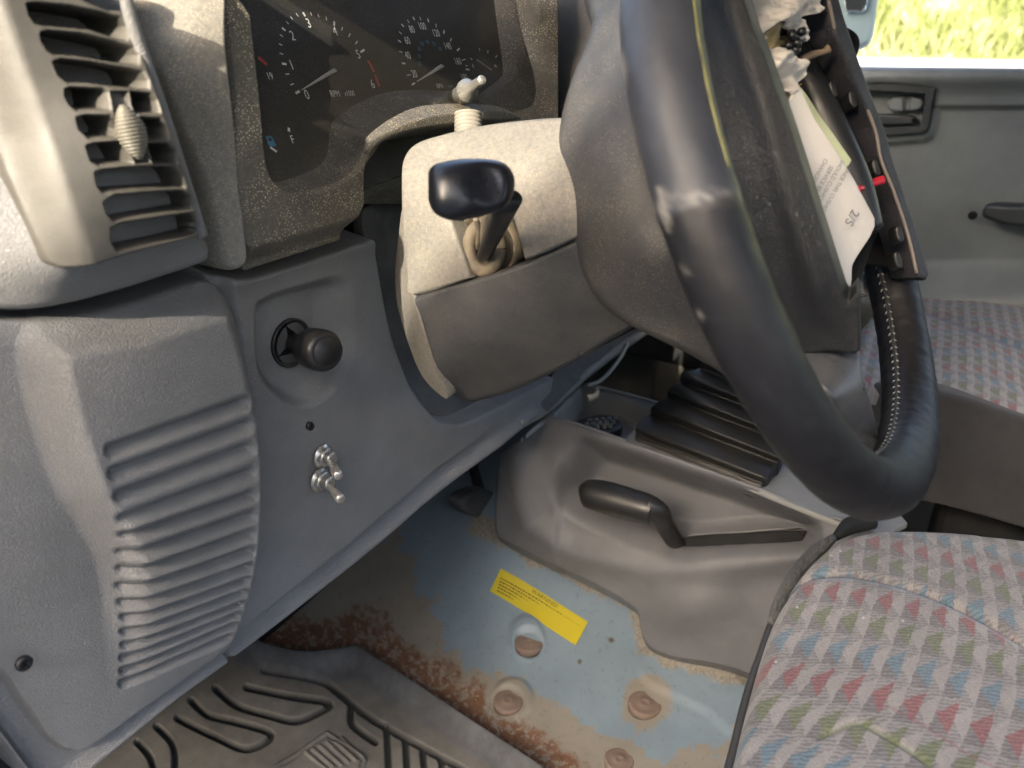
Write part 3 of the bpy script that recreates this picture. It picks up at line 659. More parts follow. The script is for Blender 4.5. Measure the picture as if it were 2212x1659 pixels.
# ================================================================== instrument cluster
clu = thing('instrument_cluster', 'dusty instrument cluster with tachometer and speedometer under a clear lens', 'instrument cluster', tuple(at(800, 420, 'Y', .44)))
LENS = cl([(541, -60), (545, 30), (556, 130), (568, 240), (576, 330), (584, 370), (600, 396), (622, 409), (661, 407), (711, 392), (745, 376), (768, 352), (783, 322), (803, 298), (835, 281), (870, 266), (931, 247), (1006, 238), (1081, 235), (1110, 241), (1145, 256), (1192, 253), (1188, 100), (1182, -60)], 4)
CH = cl([(799, 540), (790, 440), (790, 370), (800, 335), (820, 312), (860, 292), (930, 276), (1010, 266), (1090, 262), (1300, 275), (1300, 560)], 4)
def edisp(P, B):
    d = -.045 * ss(6, -46, poly_sdf(P, CH))
    d -= .004 * ss(6, 0, np.abs(poly_sdf(P, LENS)))
    d -= .012 * ss(530, 580, P[:, 1] + (P[:, 0] - 548) * .3)
    return d
BCT = [(490, 0, 'Y', .437), (540, 560, 'Y', .430), (700, 480, 'Y', .415), (800, 320, 'Y', .410), (1000, 245, 'Y', .400), (1190, 100, 'Y', .415), (1190, 250, 'Y', .405), (780, 520, 'Y', .42)]
patch('bezel', BEZEL, clu, [(482, -60), (488, 0), (508, 180), (528, 370), (540, 490), (546, 560), (552, 590), (600, 574), (650, 558), (720, 535), (790, 512), (830, 478), (870, 455), (1240, 455), (1240, 250), (1197, 255), (1190, 100), (1186, -60)], BCT, 2.4, edisp, holes=[LENS], thick=.055, back=(0, 1, .3), n=(0, -1, 0))
def PL(off): return ('P', (.05, 1., -.5, .46 + .05 * .47 - off))
DP = PL(-.012)[1]
def dp(x, y, lift=0):
    a_, b_, c_, d_ = DP; r = ray(x, y); z = (d_ - lift) / (a_ * r[0] + b_ * r[1] + c_ * r[2]); return r * z
patch('dial_face', DIAL, clu, [(480, -80), (1098, -80), (1102, 0), (1116, 110), (1122, 162), (1045, 216), (1000, 260), (1000, 330), (760, 420), (540, 430)], [(500, 0, 'P', DP), (1200, 0, 'P', DP), (800, 400, 'P', DP)], 12, thick=.003)
patch('side_wall', BEZEL, clu, [(1094, -80), (1206, -80), (1206, 268), (985, 268), (1040, 216), (1119, 163), (1112, 110), (1098, 0)], [(1096, 0, 'P', PL(.004)[1]), (1120, 162, 'P', PL(.006)[1]), (1042, 216, 'P', PL(.0)[1]), (1190, 0, 'Y', .405), (1197, 250, 'Y', .396), (1060, 258, 'Y', .408)], 3, thick=.02, back=(0, 1, 0))
dn = np.array((-.05, -1., .5)); dn /= np.linalg.norm(dn); de1 = np.cross((0, 0, 1.), dn); de1 = -de1 if de1[0] < 0 else de1; de1 /= np.linalg.norm(de1); de2 = np.cross(dn, de1); de2 = -de2 if de2[2] < 0 else de2
wd_, rd_, bd_ = Decal(), Decal(), Decal()
def tk(D_, x, y, cx, cy, L_=8, w=.0010):
    v = np.array((cx - x, cy - y), float); v /= np.hypot(*v)
    a = dp(x - v[0] * L_ / 2, y - v[1] * L_ / 2, .0006); b = dp(x + v[0] * L_ / 2, y + v[1] * L_ / 2, .0006); D_.strip(a, b, w, w, dn)
TC = (722, 150)
for x, y in ((643, 199), (614, 138), (613, 63), (657, 31), (722, 51), (783, 110)): tk(wd_, x, y, *TC, 10, .0017)
for x, y in ((621, 160), (631, 182), (608, 116), (606, 96), (608, 77), (621, 49), (630, 39), (642, 32), (672, 30), (688, 34), (705, 40), (739, 62), (755, 76), (770, 92)): tk(wd_, x, y, *TC, 8, .0007)
for s_, x, y in (('0', 663, 205), ('1', 630, 141), ('2', 632, 78), ('3', 667, 51), ('4', 724, 68), ('5', 774, 118), ('6', 805, 182)): wd_.text(dp(x, y, .0006), de1, de2, s_, .0105, .82)
wd_.text(dp(724, 203, .0006), de1, de2, 'RPM', .0075, .72); wd_.text(dp(755, 202, .0006), de1, de2, 'x1000', .0062, .72)
rd_.strip(dp(795, 130, .0006), dp(808, 155, .0006), .0026, .0026, dn); rd_.strip(dp(810, 160, .0006), dp(819, 187, .0006), .0026, .0026, dn); rd_.strip(dp(558, 124, .0006), dp(577, 140, .0006), .0026, .0026, dn)
wd_.text(dp(583, 165, .0006), de1, de2, '19', .0075, .75); wd_.text(dp(632, 302, .0006), de1, de2, 'F', .0085, .8); wd_.text(dp(929, 236, .0006), de1, de2, 'km', .0055, .85)
wd_.strip(dp(584, 318, .0006), dp(598, 328, .0006), .0016, .0016, dn); tk(wd_, 624, 280, 624, 300, 8, .002)
bd_.text(dp(583, 300, .0006), de1, de2, 'n', .014, 1); bd_.strip(dp(580, 312, .0006), dp(594, 309, .0006), .004, .004, dn)
SC = (952, 145)
for k, (x, y) in enumerate(((893, 181), (883, 162), (872, 137), (866, 112), (863, 89), (865, 71), (870, 55), (882, 46), (894, 40), (908, 40), (925, 44), (942, 55), (959, 69), (974, 86), (990, 107), (1002, 129), (1010, 150))): tk(wd_, x, y, *SC, 8, .0014 if k % 2 == 0 else .0008)
for s_, x, y in (('20', 895, 160), ('40', 881, 120), ('60', 880, 88), ('80', 890, 64), ('100', 912, 57), ('120', 942, 72), ('140', 967, 100), ('160', 989, 133), ('180', 1003, 168)): wd_.text(dp(x, y, .0006), de1, de2, s_, .0096, .72)
for s_, x, y in (('20', 907, 138), ('30', 906, 122), ('40', 906, 106), ('50', 912, 95), ('60', 923, 90), ('70', 937, 95), ('80', 951, 106), ('mph', 974, 186)): bd_.text(dp(x, y, .0006), de1, de2, s_, .0052, .8)
wd_.text(dp(950, 186, .0006), de1, de2, 'KPH', .0062, .75)
for x, y in ((1018, 127), (1036, 107), (1054, 112), (1072, 122), (1008, 142)): tk(wd_, x, y, 1050, 150, 6, .0008)
wd_.text(dp(1022, 143, .0006), de1, de2, '8', .005, .8); wd_.text(dp(1070, 143, .0006), de1, de2, '14', .005, .8)
def split_print(D_, m_, fn):
    g_ = {}
    for f in D_.F:
        v = RM.T @ np.array(D_.V[f[0]]); x = CX - F * v[0] / v[2]; y = CY + F * v[1] / v[2]; g_.setdefault(fn(x, y), []).append(f)
    for nm, fs in g_.items():
        ids = sorted({i for f in fs for i in f}); mp = {i: k for k, i in enumerate(ids)}
        link(nm, [D_.V[i] for i in ids], [[mp[i] for i in f] for f in fs], m_, clu, smooth=False)
split_print(wd_, WHITE, lambda x, y: 'fuel_gauge_marks' if y > 262 else 'odometer_unit' if y > 225 else 'voltmeter_figures' if x < 600 else 'tachometer_scale' if x < 840 else 'speedometer_scale' if x < 1014 and not (1000 < x and y < 118) else 'pressure_gauge_scale')
split_print(rd_, REDP, lambda x, y: 'voltmeter_red_band' if x < 600 else 'tachometer_red_band')
split_print(bd_, BLUEP, lambda x, y: 'fuel_symbol' if y > 250 else 'mile_scale')
NEED = mat('pale_needle', (.62, .58, .5), .5, var=.05)
for (a, b) in (((652, 194), (722, 152)), ((901, 176), (954, 143)), ((1062, 151), (1030, 129))):
    w = .0052 if a[0] != 1062 else .001
    tube('needle', NEED, clu, [dp(*a, .006), dp(*b, .006)], [.0005, w / 2], 10, 4, flat=(1, .6))
lens = patch('lens', GLASS, clu, [(525, -80), (1195, -80), (1195, 262), (1010, 262), (930, 262), (830, 300), (770, 380), (700, 420), (590, 420), (560, 300)], [(540, 0, 'P', PL(.016)[1]), (1190, 0, 'P', PL(.016)[1]), (700, 400, 'P', PL(.016)[1])], 14, thick=0)
a = dp(985, 213, .02); b = at(1012, 195, 'Y', .405); e = at(1042, 172, 'Y', .375)
ax = (e - a) / np.linalg.norm(e - a); LL = np.linalg.norm(e - a)
rk = lathe('reset_stem', CHROME, clu, a, ax, [(-.005, .0075), (LL * .35, .0078), (LL * .42, .0095), (LL * .47, .0095), (LL * .5, .0072), (LL * .56, .0066), (LL * .6, .0042), (LL * .85, .004), (LL * .9, .0034), (LL * .97, .004), (LL, .0032), (LL, .0001)], 28)
# light grey centre dash beyond the cluster
patch('centre_dash', mat('grey_centre_dash', (.20, .195, .19), .55, 1500, .5, .3, speck=.2), dash, [(1200, -60), (1330, -60), (1330, 260), (1200, 256), (1195, 100)], [(1200, 0, 'Y', .43), (1330, 0, 'Y', .35), (1250, 250, 'Y', .385)], 4, thick=.03, edge=(8, .01))

# ================================================================== steering column
scol = thing('steering_column', 'dusty grey steering column shroud between cluster and wheel', 'steering column', (.52, .42, -.2))
SCT = [(870, 380, 'X', .470), (880, 560, 'X', .468), (900, 640, 'X', .468), (945, 800, 'X', .482), (1050, 500, 'X', .462), (1230, 500, 'X', .462), (1240, 650, 'X', .480), (1200, 790, 'X', .515), (1370, 700, 'X', .51), (1060, 740, 'X', .478),
       (1000, 865, 'X', .52), (950, 300, 'X', .492), (1100, 300, 'X', .490), (1200, 262, 'X', .510), (1050, 270, 'X', .510), (1280, 400, 'X', .47), (1100, 380, 'X', .468)]
SS_ = Surf(SCT)
SEAM = [(845, 662), (888, 640), (1015, 603), (1100, 575), (1180, 545), (1235, 520)]
SEAM2 = [(1235, 520), (1300, 490)]
UP = cl([(866, 400), (868, 352), (876, 332), (890, 315), (915, 302), (950, 292), (981, 284), (1043, 271), (1131, 261), (1206, 257), (1300, 262), (1300, 380)], 4)
UPO = [tuple(p) for p in cat([(1300, 492), (1235, 519), (1180, 544), (1132, 563), (1015, 602), (888, 639), (879, 590), (870, 520), (866, 440), (866, 370), (872, 340), (886, 319), (910, 304), (950, 292), (990, 282), (1043, 271), (1131, 261), (1206, 257), (1310, 256)], 4)]
WIN = np.array([(973, 475), (976, 462), (1060, 420), (1100, 440), (1108, 470), (1133, 562), (1100, 577), (1015, 602), (1005, 570)], float)
nx_ = np.array((-1., -.12, .1))
def updisp(P, B):
    d = -.0012 * ss(4, 0, line_d(P, SEAM))
    w = line_d(P, [(973, 475), (1015, 602)]); d -= .001 * np.exp(-(w / 5) ** 2)
    d -= .004 * np.exp(-(np.hypot(P[:, 0] - 945, P[:, 1] - 335) / 26) ** 2)
    return d
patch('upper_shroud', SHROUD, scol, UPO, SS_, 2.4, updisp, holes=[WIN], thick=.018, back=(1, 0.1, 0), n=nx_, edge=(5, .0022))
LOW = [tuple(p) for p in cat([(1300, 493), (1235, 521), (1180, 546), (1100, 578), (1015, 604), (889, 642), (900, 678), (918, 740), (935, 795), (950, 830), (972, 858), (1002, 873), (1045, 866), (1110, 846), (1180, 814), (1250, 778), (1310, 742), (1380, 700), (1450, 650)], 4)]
patch('lower_shroud', SHROUD_SH, scol, LOW, SS_, 2.6, lambda P, B: -.0012 * ss(4, 0, line_d(P, SEAM)) - .002 * ss(4, 1, np.abs(np.hypot((P[:, 0] - 1268), (P[:, 1] - 765) * 2.3) - 17)) * 0.6, thick=.03, back=(1, .1, 0), n=nx_, edge=(12, .009))
# dash-facing end flare of the shroud
FL = cl([(868, 455), (860, 520), (854, 580), (856, 640), (866, 690), (885, 750), (905, 800), (930, 835), (965, 862), (955, 830), (935, 780), (912, 710), (892, 640), (880, 580), (872, 510)], 4)
patch('shroud_flare', SHROUD, scol, FL, [(868, 455, 'X', .475), (856, 600, 'X', .487), (880, 600, 'X', .470), (900, 790, 'X', .49), (935, 790, 'X', .478), (960, 855, 'X', .49)], 2.4, thick=.015, back=(1, .1, 0))
# opening interior and rubber boot round the stalk
patch('switch_bracket', DARK, scol, cl([(965, 440), (1110, 400), (1150, 570), (1010, 615)], 2), [(965, 440, 'X', .492), (1110, 420, 'X', .492), (1050, 600, 'X', .492)], 6, thick=.01)
BOOT = mat('dusty_rubber_boot', (.10, .085, .065), .7, 600, .5, .5, (.3, .24, .15), 60)
c = at(1050, 550, 'X', .478)
pts = []
for k in range(25):
    t = k / 24 * 2 * math.pi; pts.append(at(1046 + 33 * math.cos(t), 535 + 50 * math.sin(t), 'X', .474))
tube('stalk_boot', BOOT, scol, pts, .0052, 12, 2, False)
patch('boot_plate', BOOT, scol, cl([(985, 480), (1020, 450), (1090, 470), (1120, 560), (1060, 590), (1015, 595)], 4), [(985, 440, 'X', .486), (1110, 420, 'X', .486), (1050, 600, 'X', .484)], 4, lambda P, B: .004 * np.sin(np.hypot(P[:, 0] - 1046, P[:, 1] - 535) / 5.), thick=.01)
tube('wiring', BOOT, scol, [at(1027, 472, 'X', .46), at(1035, 500, 'X', .468), at(1030, 540, 'X', .48)], .0022, 10)
tube('wiring', BOOT, scol, [at(1048, 460, 'X', .46), at(1046, 500, 'X', .468), at(1042, 530, 'X', .48)], .003, 10)
# ribbed button on the column top
rb = [(0, .0001), (0, .0095)]
for k in range(8): rb += [(.0006 + k * .0034, .0084), (.0012 + k * .0034, .0104), (.0026 + k * .0034, .0104), (.0032 + k * .0034, .0084)]
a = at(1013, 312, 'Y', .385); e = at(1011, 252, 'Y', .392)
lathe('hazard_button', mat('pale_ribbed_plastic', (.24, .23, .20), .6, 900, .3, .3), scol, a, e - a, [(x, r) for x, r in rb[1:]] + [(.028, .0001)], 36, lambda t, d: 1 + .12 * math.cos(2 * t))
# stalk
stalk = thing('indicator_stalk', 'black stalk with large rounded knob in front of the column', 'indicator stalk', tuple(at(1045, 555, 'X', .47)))
p0 = at(1044, 556, 'X', .470); p1 = at(1098, 430, 'z', .47)
tube('lever', BLACK, stalk, [p0, p0 * .65 + p1 * .35, p1], [.0052, .0066, .0088], 18, 6, flat=(1, .75))
kc = [at(x, y, 'z', z) for x, y, z in ((937, 416, .432), (950, 415, .432), (985, 412, .433), (1025, 408, .436), (1065, 400, .440), (1092, 396, .444), (1108, 392, .447))]
def knob():
    # rounded tapered knob traced as a loft of super-ellipses
    secs = [(925, 372, 432, .0), (930, 362, 447, .4), (940, 354, 462, .75), (958, 349, 472, 1), (985, 344, 478, 1), (1015, 342, 474, 1), (1050, 343, 466, 1), (1080, 348, 455, 1), (1098, 359, 440, .8), (1108, 374, 420, .5), (1112, 388, 404, .0)]
    Z = cat([(x, (a + b) / 2 , (b - a) / 2, w) for x, a, b, w in secs], 4)
    V = []; seg = 32
    for (x, cy, h, w) in Z:
        z = .433 + (x - 930) / 180 * .012; h = h * .99
        c = ray(x, cy) * z; up = ray(x, cy - h) * z - c; L_ = np.linalg.norm(up); fw = c / np.linalg.norm(c)
        for k in range(seg):
            t = k / seg * 2 * math.pi; ct, st_ = math.cos(t), math.sin(t)
            sgn = lambda v, e=.8: math.copysign(abs(v) ** e, v)
            V.append(c + up * sgn(ct) + fw * (L_ * .95 * sgn(st_)) * max(w, .15) ** .5)
    n = len(Z)
    V = np.array(V)
    # thumb dimple
    dc = ray(1058, 392) * .425
    dd = np.linalg.norm((V - dc) * np.array((1, 1, .8)), axis=1); fw = dc / np.linalg.norm(dc)
    near = (V @ fw) < .452
    V += np.where(near, 1, 0)[:, None] * fw * (.0042 * np.exp(-(dd / .010) ** 4))[:, None]
    Fc = [(i * seg + k, i * seg + (k + 1) % seg, (i + 1) * seg + (k + 1) % seg, (i + 1) * seg + k) for i in range(n - 1) for k in range(seg)]
    Fc += [tuple(range(seg))[::-1], tuple((n - 1) * seg + k for k in range(seg))]
    return link('knob', V, Fc, BLACKG, stalk)
knob()

# ================================================================== steering wheel
WC = np.array((.5240, .1018, -.0862)); WT = .4964; WR = .1795; RT = .0186
wh_ = np.array((1., 0, 0)); wu = np.array((0, math.sin(WT), math.cos(WT))); wn = np.array((0, -math.cos(WT), math.sin(WT)))
sw = thing('steering_wheel', 'black leather steering wheel with torn airbag cover, seen edge on', 'steering wheel', tuple(WC))
NA, NB = 420, 40; V = np.zeros((NA, NB, 3)); COLV = np.zeros((NA, NB, 3))
for i in range(NA):
    th = i / NA * 2 * math.pi; er = math.cos(th) * wh_ + math.sin(th) * wu; c = WC + WR * er
    rr = RT * (1 + .03 * math.sin(th * 3))
    for j in range(NB):
        ph = j / NB * 2 * math.pi
        V[i, j] = c + rr * (math.cos(ph) * er + math.sin(ph) * wn * 1.0)
Vf = V.reshape(-1, 3); cv = Vf @ RM; pxv = np.stack([CX - F * cv[:, 0] / cv[:, 2], CY + F * cv[:, 1] / cv[:, 2]], 1)
TH = np.repeat(np.arange(NA) / NA * 360, NB); PH = np.tile(np.arange(NB) / NB * 360, NA)
colr = np.zeros((len(Vf), 3)); n1 = fbm(np.c_[TH * .8 + 10, PH * .15 + 10], .35, 31); n2 = fbm(np.c_[TH * 2 + 10, PH * .4 + 10], .8, 33)
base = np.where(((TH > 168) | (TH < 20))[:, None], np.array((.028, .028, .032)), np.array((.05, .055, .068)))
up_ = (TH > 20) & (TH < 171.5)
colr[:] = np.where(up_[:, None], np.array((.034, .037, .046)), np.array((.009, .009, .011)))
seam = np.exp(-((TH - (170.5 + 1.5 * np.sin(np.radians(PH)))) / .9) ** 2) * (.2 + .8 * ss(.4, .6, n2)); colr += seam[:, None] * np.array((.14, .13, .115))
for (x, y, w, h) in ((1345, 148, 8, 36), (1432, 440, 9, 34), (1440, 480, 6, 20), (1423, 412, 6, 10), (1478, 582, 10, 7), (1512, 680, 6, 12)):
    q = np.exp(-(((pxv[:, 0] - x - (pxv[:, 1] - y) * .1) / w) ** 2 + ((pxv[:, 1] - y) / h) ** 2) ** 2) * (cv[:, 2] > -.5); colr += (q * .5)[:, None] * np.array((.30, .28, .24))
colr += (np.clip(n2 - .62, 0, 1) * .05)[:, None]
# small dents and creases
bmp = (.0011 * (n1 - .5) + np.where(TH > 230, .0016 * ss(235, 290, TH) * (fbm(np.c_[TH * 1.6 + 5, PH * .06 + 5], .9, 35) - .5), 0) + .0005 * np.exp(-((TH - 170.5) / 1.) ** 2))
ctr = np.repeat(V.mean(1), NB, 0); dirv = Vf - ctr; dirv /= np.linalg.norm(dirv, axis=1)[:, None]; Vf = Vf + dirv * bmp[:, None]
# cut rim ends are closed (full ring)
Fc = [(i * NB + j, ((i + 1) % NA) * NB + j, ((i + 1) % NA) * NB + (j + 1) % NB, i * NB + (j + 1) % NB) for i in range(NA) for j in range(NB)]
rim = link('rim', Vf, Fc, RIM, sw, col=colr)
def rimp(thd, phd, off=0):
    th, ph = math.radians(thd), math.radians(phd); er = math.cos(th) * wh_ + math.sin(th) * wu
    return WC + WR * er + (RT + off) * (math.cos(ph) * er + math.sin(ph) * wn)
THR = mat('pale_thread', (.30, .29, .27), .4, var=.1)
V = []; Fc = []
for k in range(46):
    t = 246 + k * 2.35
    for sgn in (-1, 1):
        a = rimp(t, 188 + sgn * 9, .0006); b = rimp(t + .9, 188 + sgn * 1.5, .0002); cc = rimp(t - .2, 188 + sgn * 5, .0016); d_ = (b - a); w = rimp(t + .55, 188 + sgn * 5, .0016) - cc
        i0 = len(V); V += [a, cc, b, cc + w]; Fc.append((i0, i0 + 1, i0 + 2, i0 + 3))
link('stitching', V, Fc, THR, rim, smooth=False)
tube('stitch_seam', LEATHER, rim, [rimp(t, 188, -.0006) for t in range(243, 356, 4)], .0016, 8, 2)
OLV = mat('olive_foam_seam', (.22, .21, .07), .6)
tube('foam_seam', OLV, rim, [rimp(t, 84, .0002) for t in range(100, 172, 4)], .0008, 8, 2)
# back cover (cone)
CN = cl([(1268, -80), (1277, 40), (1262, 95), (1238, 150), (1218, 210), (1204, 280), (1198, 350), (1203, 420), (1216, 480), (1238, 550), (1268, 615), (1310, 668), (1360, 703), (1420, 734), (1480, 762), (1540, 795), (1640, 840), (1720, 700), (1640, 300), (1520, -80)], 4)
patch('back_cover', CONE, sw, CN, [(1277, 0, 'z', .56), (1200, 330, 'z', .535), (1240, 550, 'z', .53), (1330, 690, 'z', .535), (1350, 350, 'z', .475), (1480, 740, 'z', .52), (1400, 0, 'z', .50), (1600, 400, 'z', .51), (1640, 800, 'z', .56), (1450, 550, 'z', .475), (1700, 650, 'z', .57)], 3, thick=.03, edge=(16, .012))
# padded hub side
PADO = [(1470, -80), (1600, -80), (1610, 0), (1628, 58), (1652, 115), (1678, 190), (1704, 262), (1731, 346), (1770, 471), (1802, 571), (1824, 640), (1832, 652), (1851, 628), (1856, 640), (1858, 760), (1845, 767), (1790, 760), (1660, 772), (1560, 640), (1440, 200)]
PCT = [(1500, 0, 'z', .455), (1600, 0, 'z', .44), (1560, 400, 'z', .455), (1700, 300, 'z', .44), (1700, 740, 'z', .50), (1850, 700, 'z', .475), (1790, 560, 'z', .455), (1640, 560, 'z', .47)]
patch('hub_pad', PAD, sw, PADO, PCT, 2.6, lambda P, B: .006 * np.exp(-((P[:, 0] - np.interp(P[:, 1], [0, 250, 450, 600, 760], [1575, 1660, 1715, 1760, 1800])) / 34) ** 2) * ss(740, 600, P[:, 1]) + .0003 * (fbm(P, 1 / 9., 41) - .5) * 2, thick=.03, edge=(5, .003))
patch('spoke', SPOKE, sw, cl([(1700, 745), (1852, 745), (1870, 800), (1898, 900), (1905, 950), (1880, 948), (1830, 925), (1790, 860)], 3), [(1740, 765, 'z', .50), (1850, 760, 'z', .505), (1900, 945, 'z', .545), (1800, 860, 'z', .485), (1860, 850, 'z', .50)], 3, thick=.02, edge=(12, .009))
# airbag interior
patch('module_housing', DARK, sw, [(1560, -80), (1800, -80), (1900, 430), (1960, 600), (1880, 560), (1850, 600), (1840, 650), (1815, 640)], [(1600, 0, 'z', .56), (1780, 0, 'z', .56), (1900, 560, 'z', .60), (1830, 640, 'z', .585)], 6, lambda P, B: .012 * np.sin(P[:, 0] / 14. + P[:, 1] / 40.), thick=.01)
tube('module_can', BLACK, sw, [at(x, y, 'z', .545) for x, y in ((1715, 90), (1750, 190), (1795, 290), (1845, 400), (1880, 500))], [.008, .012, .013, .012, .009], 18)
cr = lambda s_: (lambda P, B: .012 * (fbm(P, 1 / 34., s_, 3) - .5) * 2 + .002 * np.sin(P[:, 0] / 21. + P[:, 1] / 13.))
bag = thing('airbag', 'torn white airbag cloth bulging out of the wheel hub', 'airbag', tuple(at(1700, 240, 'z', .50)))
patch('cloth', CLOTH, bag, cl([(1590, -60), (1608, 0), (1622, 52), (1640, 90), (1652, 72), (1664, 56), (1682, 48), (1700, 56), (1714, 74), (1726, 86), (1736, 80), (1733, 60), (1742, 90), (1746, 60), (1743, 32), (1775, 26), (1782, 0), (1775, -60)], 3), [(1600, 0, 'z', .475), (1780, 0, 'z', .51), (1640, 90, 'z', .48), (1735, 80, 'z', .51)], 2.2, cr(51), thick=.003)
patch('inner_cloth', TAN, bag, cl([(1640, 90), (1655, 70), (1690, 50), (1715, 75), (1700, 92), (1660, 108), (1648, 110)], 3), [(1640, 70, 'z', .495), (1720, 70, 'z', .52), (1660, 110, 'z', .495)], 2.4, cr(52), thick=.003)
patch('torn_strip', CLOTH, bag, cl([(1650, 114), (1670, 103), (1697, 92), (1708, 112), (1722, 128), (1738, 152), (1740, 166), (1728, 178), (1716, 192), (1702, 210), (1694, 204), (1688, 196), (1676, 190), (1664, 155)], 3), [(1650, 114, 'z', .472), (1735, 160, 'z', .50), (1700, 208, 'z', .48)], 2, cr(53), thick=.003)
patch('gold_lining', mat('gold_lining', (.38, .27, .08), .4, 900, .5, var=.2), bag, [(1672, 182), (1700, 208), (1728, 182), (1724, 215), (1702, 262), (1688, 235)], [(1672, 182, 'z', .485), (1728, 182, 'z', .505), (1702, 258, 'z', .49)], 2.4, cr(54), thick=.003)
patch('green_sheet', YEL_GRN, bag, [(1731, 190), (1742, 204), (1768, 245), (1802, 292), (1839, 346), (1834, 356), (1823, 366), (1790, 320), (1755, 250)], [(1731, 190, 'z', .505), (1839, 346, 'z', .505), (1823, 366, 'z', .50)], 2.4, thick=.002)
TGC = [(1700, 252, 'z', .468), (1810, 346, 'z', .49), (1881, 481, 'z', .51), (1802, 571, 'z', .487), (1840, 616, 'z', .50)]
TG = [(1690, 240), (1708, 232), (1724, 196), (1731, 190), (1744, 222), (1762, 260), (1790, 308), (1812, 346), (1838, 392), (1862, 440), (1880, 474), (1881, 490), (1874, 514), (1862, 545), (1850, 572), (1846, 600), (1838, 618), (1826, 640), (1812, 625), (1800, 590), (1770, 500), (1731, 370)]
tagp = patch('printed_tag', CLOTH_T, bag, TG, TGC, 2.2, lambda P, B: .003 * np.sin((P[:, 0] - P[:, 1] * .4) / 22.), thick=.002)
TS = Surf(TGC); D = Decal()
def tagtext(x, y, s_, size, ang):
    o = TS.pt(x, y, .006); v1 = TS.pt(x + 10 * math.cos(ang), y - 10 * math.sin(ang), .006) - o; v2 = TS.pt(x - 10 * math.sin(ang), y - 10 * math.cos(ang), .006) - o
    v1 /= np.linalg.norm(v1); v2 /= np.linalg.norm(v2); D.text(o, v1, v2, s_, size, .9)
A_ = math.radians(240)
tagtext(1840, 470, '2/S', .0125, A_)
for k, s_ in enumerate(('ONCE THIS CUSHION IS', 'SHOULD CUSHION OR', 'SERVICE BE', 'CHANGED')):
    tagtext(1800 - k * 11.5 + (4 if k > 1 else 0) , 418 - k * 16, s_, .0052, A_)
link('tag_print', D.V, D.F, INK, tagp, smooth=False)
# cover flap
flap = thing('airbag_cover_flap', 'hinged airbag cover flap with brown inside and dark leather edge', 'airbag cover', tuple(at(1980, 590, 'z', .59)))
FI = [(1738, -40), (1745, 30), (1757, 67), (1790, 150), (1820, 237), (1845, 312), (1864, 358), (1884, 428), (1904, 501), (1919, 548), (1950, 572), (1979, 596), (1982, 570), (1962, 500), (1935, 420), (1905, 340), (1888, 270), (1842, 170), (1808, 75), (1788, -40)]
FCT2 = [(1745, 0, 'z', .535), (1790, 0, 'z', .52), (1845, 312, 'z', .57), (1890, 290, 'z', .555), (1919, 548, 'z', .60), (1980, 590, 'z', .59)]
patch('inner_face', BROWN, flap, FI, FCT2, 2.4, lambda P, B: -.004 * ss(.45, .6, fbm(P, 1 / 30., 61)), thick=.004)
FO = [(1783, -40), (1788, 0), (1806, 78), (1842, 172), (1887, 272), (1902, 340), (1932, 416), (1961, 505), (1980, 580), (1985, 600), (2004, 606), (2010, 592), (1990, 520), (1972, 463), (1955, 412), (1934, 350), (1915, 280), (1880, 190), (1852, 112), (1825, 30), (1806, -40)]
patch('outer_edge', FLAPE, flap, FO, [(1788, 0, 'z', .515), (1825, 30, 'z', .52), (1900, 270, 'z', .548), (1934, 350, 'z', .56), (1985, 590, 'z', .583), (2010, 592, 'z', .59)], 2.2, thick=.02, edge=(6, .004))
tube('edge_bead', mat('pale_bead', (.24, .2, .17), .5), flap, [at(x, y, 'z', z) for x, y, z in ((1790, 0, .512), (1808, 78, .522), (1844, 172, .535), (1889, 275, .546), (1903, 345, .552), (1932, 418, .562), (1962, 510, .575), (1980, 590, .582))], .0012, 8)
for x, y in ((1791, 56), (1800, 192), (1842, 214), (1851, 330), (1893, 362), (1894, 481), (1943, 506), (1940, 562)):
    p = at(x, y, 'z', .512 + (y / 600) * .06)
    patch('clip', BLACK, flap, cl([(x - 9, y - 16), (x + 4, y - 18), (x + 12, y + 12), (x + 2, y + 18), (x - 6, y + 8)], 3), [(x - 10, y - 16, 'z', .517 + y / 600 * .058), (x + 12, y + 12, 'z', .517 + y / 600 * .058), (x - 6, y + 14, 'z', .517 + y / 600 * .058)], 2, thick=.008, edge=(4, .003))
tube('red_wire', REDW, flap, [at(x, y, 'z', z) for x, y, z in ((1835, 415, .53), (1855, 408, .53), (1868, 406, .54))], .0022, 10)
tube('wire_crimp', CHROME, flap, [at(x, y, 'z', .54) for x, y in ((1868, 407), (1880, 405))], .002, 10)
tube('red_wire', REDW, flap, [at(x, y, 'z', .545) for x, y in ((1880, 398), (1895, 392), (1908, 388))], .003, 10)
tube('brass_wire', RUSTM, flap, [at(x, y, 'z', .52) for x, y in ((1732, 128), (1755, 118), (1778, 112), (1790, 106))], [.002, .0025, .002, .003], 10)
for x, y, w in ((1708, 78, 12), (1718, 95, 12), (1728, 70, 9), (1700, 100, 8), (1715, 110, 9)):
    lathe('torn_rubber', BLACKG, bag, at(x, y, 'z', .497), (.3, -1, .4), [(-.002, .001), (0, .0035 * w / 10), (.003, .003 * w / 10), (.004, .001)], 7)
# torn leather frays at the rim end
V = []; Fc = []
for k in range(60):
    t = random.uniform(338, 344); ph = random.uniform(90, 260); a = rimp(t, ph, 0); d_ = np.array([random.uniform(-1, 1) for _ in range(3)]) * .006 + wn * .003; w = np.array([random.uniform(-1, 1) for _ in range(3)]) * .0005
    i0 = len(V); V += [a - w, a + w, a + d_]; Fc.append((i0, i0 + 1, i0 + 2))
link('leather_fray', V, Fc, OLV, rim, smooth=False)
